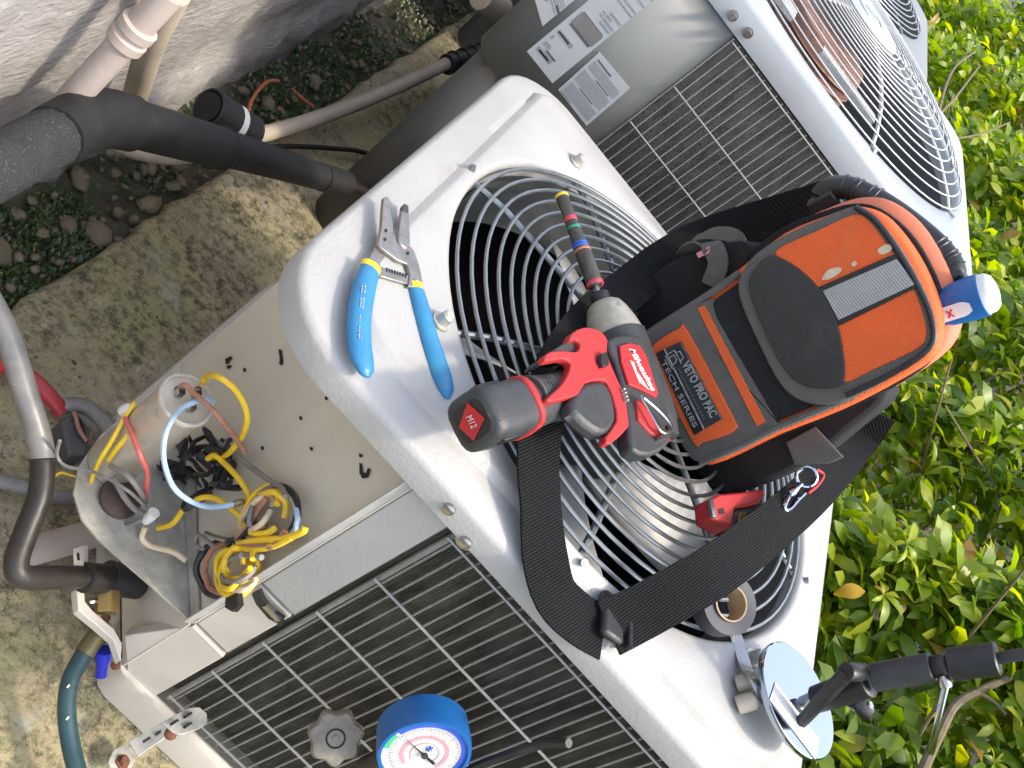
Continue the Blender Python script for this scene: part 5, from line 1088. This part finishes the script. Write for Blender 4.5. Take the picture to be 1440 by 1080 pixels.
# ================================================================== HEDGE
def leaf_mesh(name, L, Wd, curl, fold, mat, seed):
    q = random.Random(seed); vs = []; fs = []; n = 6
    for i in range(n+1):
        t = i/n; w = Wd*(math.sin(math.pi*min(1, t**1.25*.97+.03))**.8)*(.55+.45*t) if i not in (0, n) else (.0012 if i == 0 else .0008)
        x = L*t; z = -curl*L*t*t+.10*L*math.sin(t*3)
        vs += [(x, -w, z+fold*w), (x, 0, z), (x, w, z+fold*w)]
    for i in range(n):
        for k in (0, 1): fs.append((i*3+k, i*3+k+1, i*3+k+4, i*3+k+3))
    me = bpy.data.meshes.new(name); me.from_pydata(vs, [], fs); me.materials.append(mat)
    for p in me.polygons: p.use_smooth = True
    return me
LM = [leaf_mesh('leaf', .060*s, .0105*s*wd, c, f, m_leaf, k) for k, (s, wd, c, f) in enumerate([(1, 1, .25, .35), (.85, 1.15, .45, .25), (1.15, .9, .15, .4), (.7, 1.1, .3, .3), (1, 1.25, .6, .2)])]
def frame(d, roll):
    d = d.normalized(); u = Vector((0, 0, 1)); s = u.cross(d)
    s = s.normalized() if s.length > 1e-3 else Vector((1, 0, 0)); n = d.cross(s); m = Matrix((d, s, n)).transposed()
    return Matrix.Rotation(roll, 3, d) @ m
def bank(u, y):
    """point on the leafy bank: u 0 at its foot beside the units, 1 at its back"""
    k = .06*math.sin(y*5+u*4)+.07*math.sin(y*11+u*9+1)+.04*math.sin(y*23-u*17)
    return V(.84-.10*max(0, min(y-1.0, 1.5))+1.65*u, y, -.50+1.18*u**.9+k)
hq = random.Random(77)
def shrub(y0, y1, label, nros, nin):
    ym = (y0+y1)/2; sh = empty('hedge_shrub', (1.5, ym, -.62), label, 'shrub', 'hedge shrubs beside the condensers')
    for k in range(5):
        u = hq.uniform(.15, .9); e = bank(u, hq.uniform(y0, y1)); p = V(e.x+hq.uniform(-.05, .2), e.y+hq.uniform(-.1, .1), -.62); b = MB()
        pp_ = smooth([p, p.lerp(e, .4)+V(hq.uniform(-.05, .05), hq.uniform(-.05, .05), 0), p.lerp(e, .75)+V(hq.uniform(-.05, .05), hq.uniform(-.05, .05), 0), e], 4); b.tube(pp_, [.011*(1-.7*i/len(pp_)) for i in range(len(pp_))], 7); b.build('stem', m_bark, sh)
    for k in range(8):
        u = hq.uniform(.05, .85); e = bank(u, hq.uniform(y0, y1)); d = V(hq.uniform(-.6, .2), hq.uniform(-1, 1), hq.uniform(-.1, .5)).normalized()*hq.uniform(.10, .2); b = MB()
        pp_ = smooth([e-d+V(0, 0, -.06), e-d*.4+V(0, 0, -.01), e+d*.3+V(0, 0, .006), e+d+V(0, 0, .02)], 4); b.tube(pp_, [.0048*(1-.6*i/len(pp_)) for i in range(len(pp_))], 6); b.build('branch', m_bark, sh)
    for k in range(nros):
        u = hq.random()**1.15; y = hq.uniform(y0-.03, y1+.03); tip = bank(u, y)+V(0, 0, hq.uniform(-.02, .075))
        out = V(hq.uniform(-.9, .25), hq.uniform(-.9, .35), hq.uniform(.5, 1.3)).normalized(); s0 = out.orthogonal().normalized(); s1 = out.cross(s0); ph = hq.random()*6.28; nl = hq.choice((5, 6, 6, 7)); big = hq.uniform(.55, 1.12)
        for j in range(nl):
            a = ph+6.283*j/nl; d = (s0*math.cos(a)+s1*math.sin(a))+out*hq.uniform(.05, .75)
            o = bpy.data.objects.new('leaf', hq.choice(LM)); COL.objects.link(o); adopt(o, sh)
            m = frame(d, hq.uniform(-.5, .5)).to_4x4(); m.translation = tip; o.matrix_basis = m @ Matrix.Scale((1+.07*max(0, y-1.4))*big*hq.uniform(.6, 1.2), 4)
    vs, fs = [], []
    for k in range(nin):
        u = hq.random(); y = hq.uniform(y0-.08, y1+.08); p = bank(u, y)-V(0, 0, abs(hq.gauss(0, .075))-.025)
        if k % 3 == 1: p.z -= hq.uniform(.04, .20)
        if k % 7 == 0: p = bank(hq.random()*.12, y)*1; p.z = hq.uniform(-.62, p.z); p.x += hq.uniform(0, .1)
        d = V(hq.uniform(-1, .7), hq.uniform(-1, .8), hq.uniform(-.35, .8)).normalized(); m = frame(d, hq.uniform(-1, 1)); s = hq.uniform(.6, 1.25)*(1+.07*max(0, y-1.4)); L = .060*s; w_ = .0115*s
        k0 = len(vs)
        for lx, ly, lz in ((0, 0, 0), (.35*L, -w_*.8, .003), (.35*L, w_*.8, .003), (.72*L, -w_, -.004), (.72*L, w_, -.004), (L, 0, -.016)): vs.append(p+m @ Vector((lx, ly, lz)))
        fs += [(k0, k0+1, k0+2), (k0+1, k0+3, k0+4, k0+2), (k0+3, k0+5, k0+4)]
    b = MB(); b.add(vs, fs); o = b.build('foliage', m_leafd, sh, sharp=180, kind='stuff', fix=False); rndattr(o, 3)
    return sh
shrub(.35, 1.05, 'glossy green hedge shrub nearest the camera, lowest at the right edge of the picture', 44, 15000)
shrub(1.05, 1.6, 'bright leafy hedge shrub directly behind the chrome disc and arm', 46, 15000)
shrub(1.6, 2.3, 'yellow-green hedge shrub beside the tool bag and blue screwdriver', 46, 12500)
shrub(2.3, 3.2, 'light green hedge shrub beside the grey condenser corner', 46, 13500)
shrub(3.2, 4.5, 'far hedge shrub beyond the grey condenser', 46, 15000)
shrub(4.5, 6.5, 'farthest hedge shrub at the top right behind the others', 46, 16000)
tb = bpy.data.objects['hedge_shrub']
for pts, r in (([(1290, 1100), (1322, 1030), (1345, 990), (1385, 968), (1440, 945), (1500, 925)], .0085), ([(1372, 972), (1395, 985), (1415, 1005)], .0040)):
    b = MB(); pp_ = smooth([PP(x, y, bank(.25, 1)+V(0, 0, .015), V(-.55, -.1, .83)) for x, y in pts], 5); b.tube(pp_, [r*(1-.4*i/len(pp_)) for i in range(len(pp_))], 8); b.build('branch', m_bark, tb)
tb = bpy.data.objects['hedge_shrub.003']
for pts, r in (([(1318, 165), (1330, 120), (1345, 92), (1372, 72)], .006), ([(1322, 160), (1345, 135), (1368, 105), (1378, 92)], .005), ([(1345, 195), (1380, 188), (1420, 172)], .004)):
    b = MB(); pp_ = smooth([PP(x, y, bank(.30, 2.6)+V(0, 0, .03), V(-.55, -.1, .83)) for x, y in pts], 5); b.tube(pp_, [r*(1-.4*i/len(pp_)) for i in range(len(pp_))], 8); b.build('branch', m_bark, tb)
o = bpy.data.objects.new('yellow_leaf', leaf_mesh('yellow_leaf', .05, .017, .3, .2, m_leafy, 3)); COL.objects.link(o); p = PP(1172, 830, (0, 1.22, 0), Vector((0, 1, 0)))
o.matrix_world = Matrix.Translation(PX(1172, 836, .98)) @ frame(V(.3, .1, .9), .3).to_4x4(); tag(o, 'single yellow leaf among the green leaves by the cover edge', 'leaf')
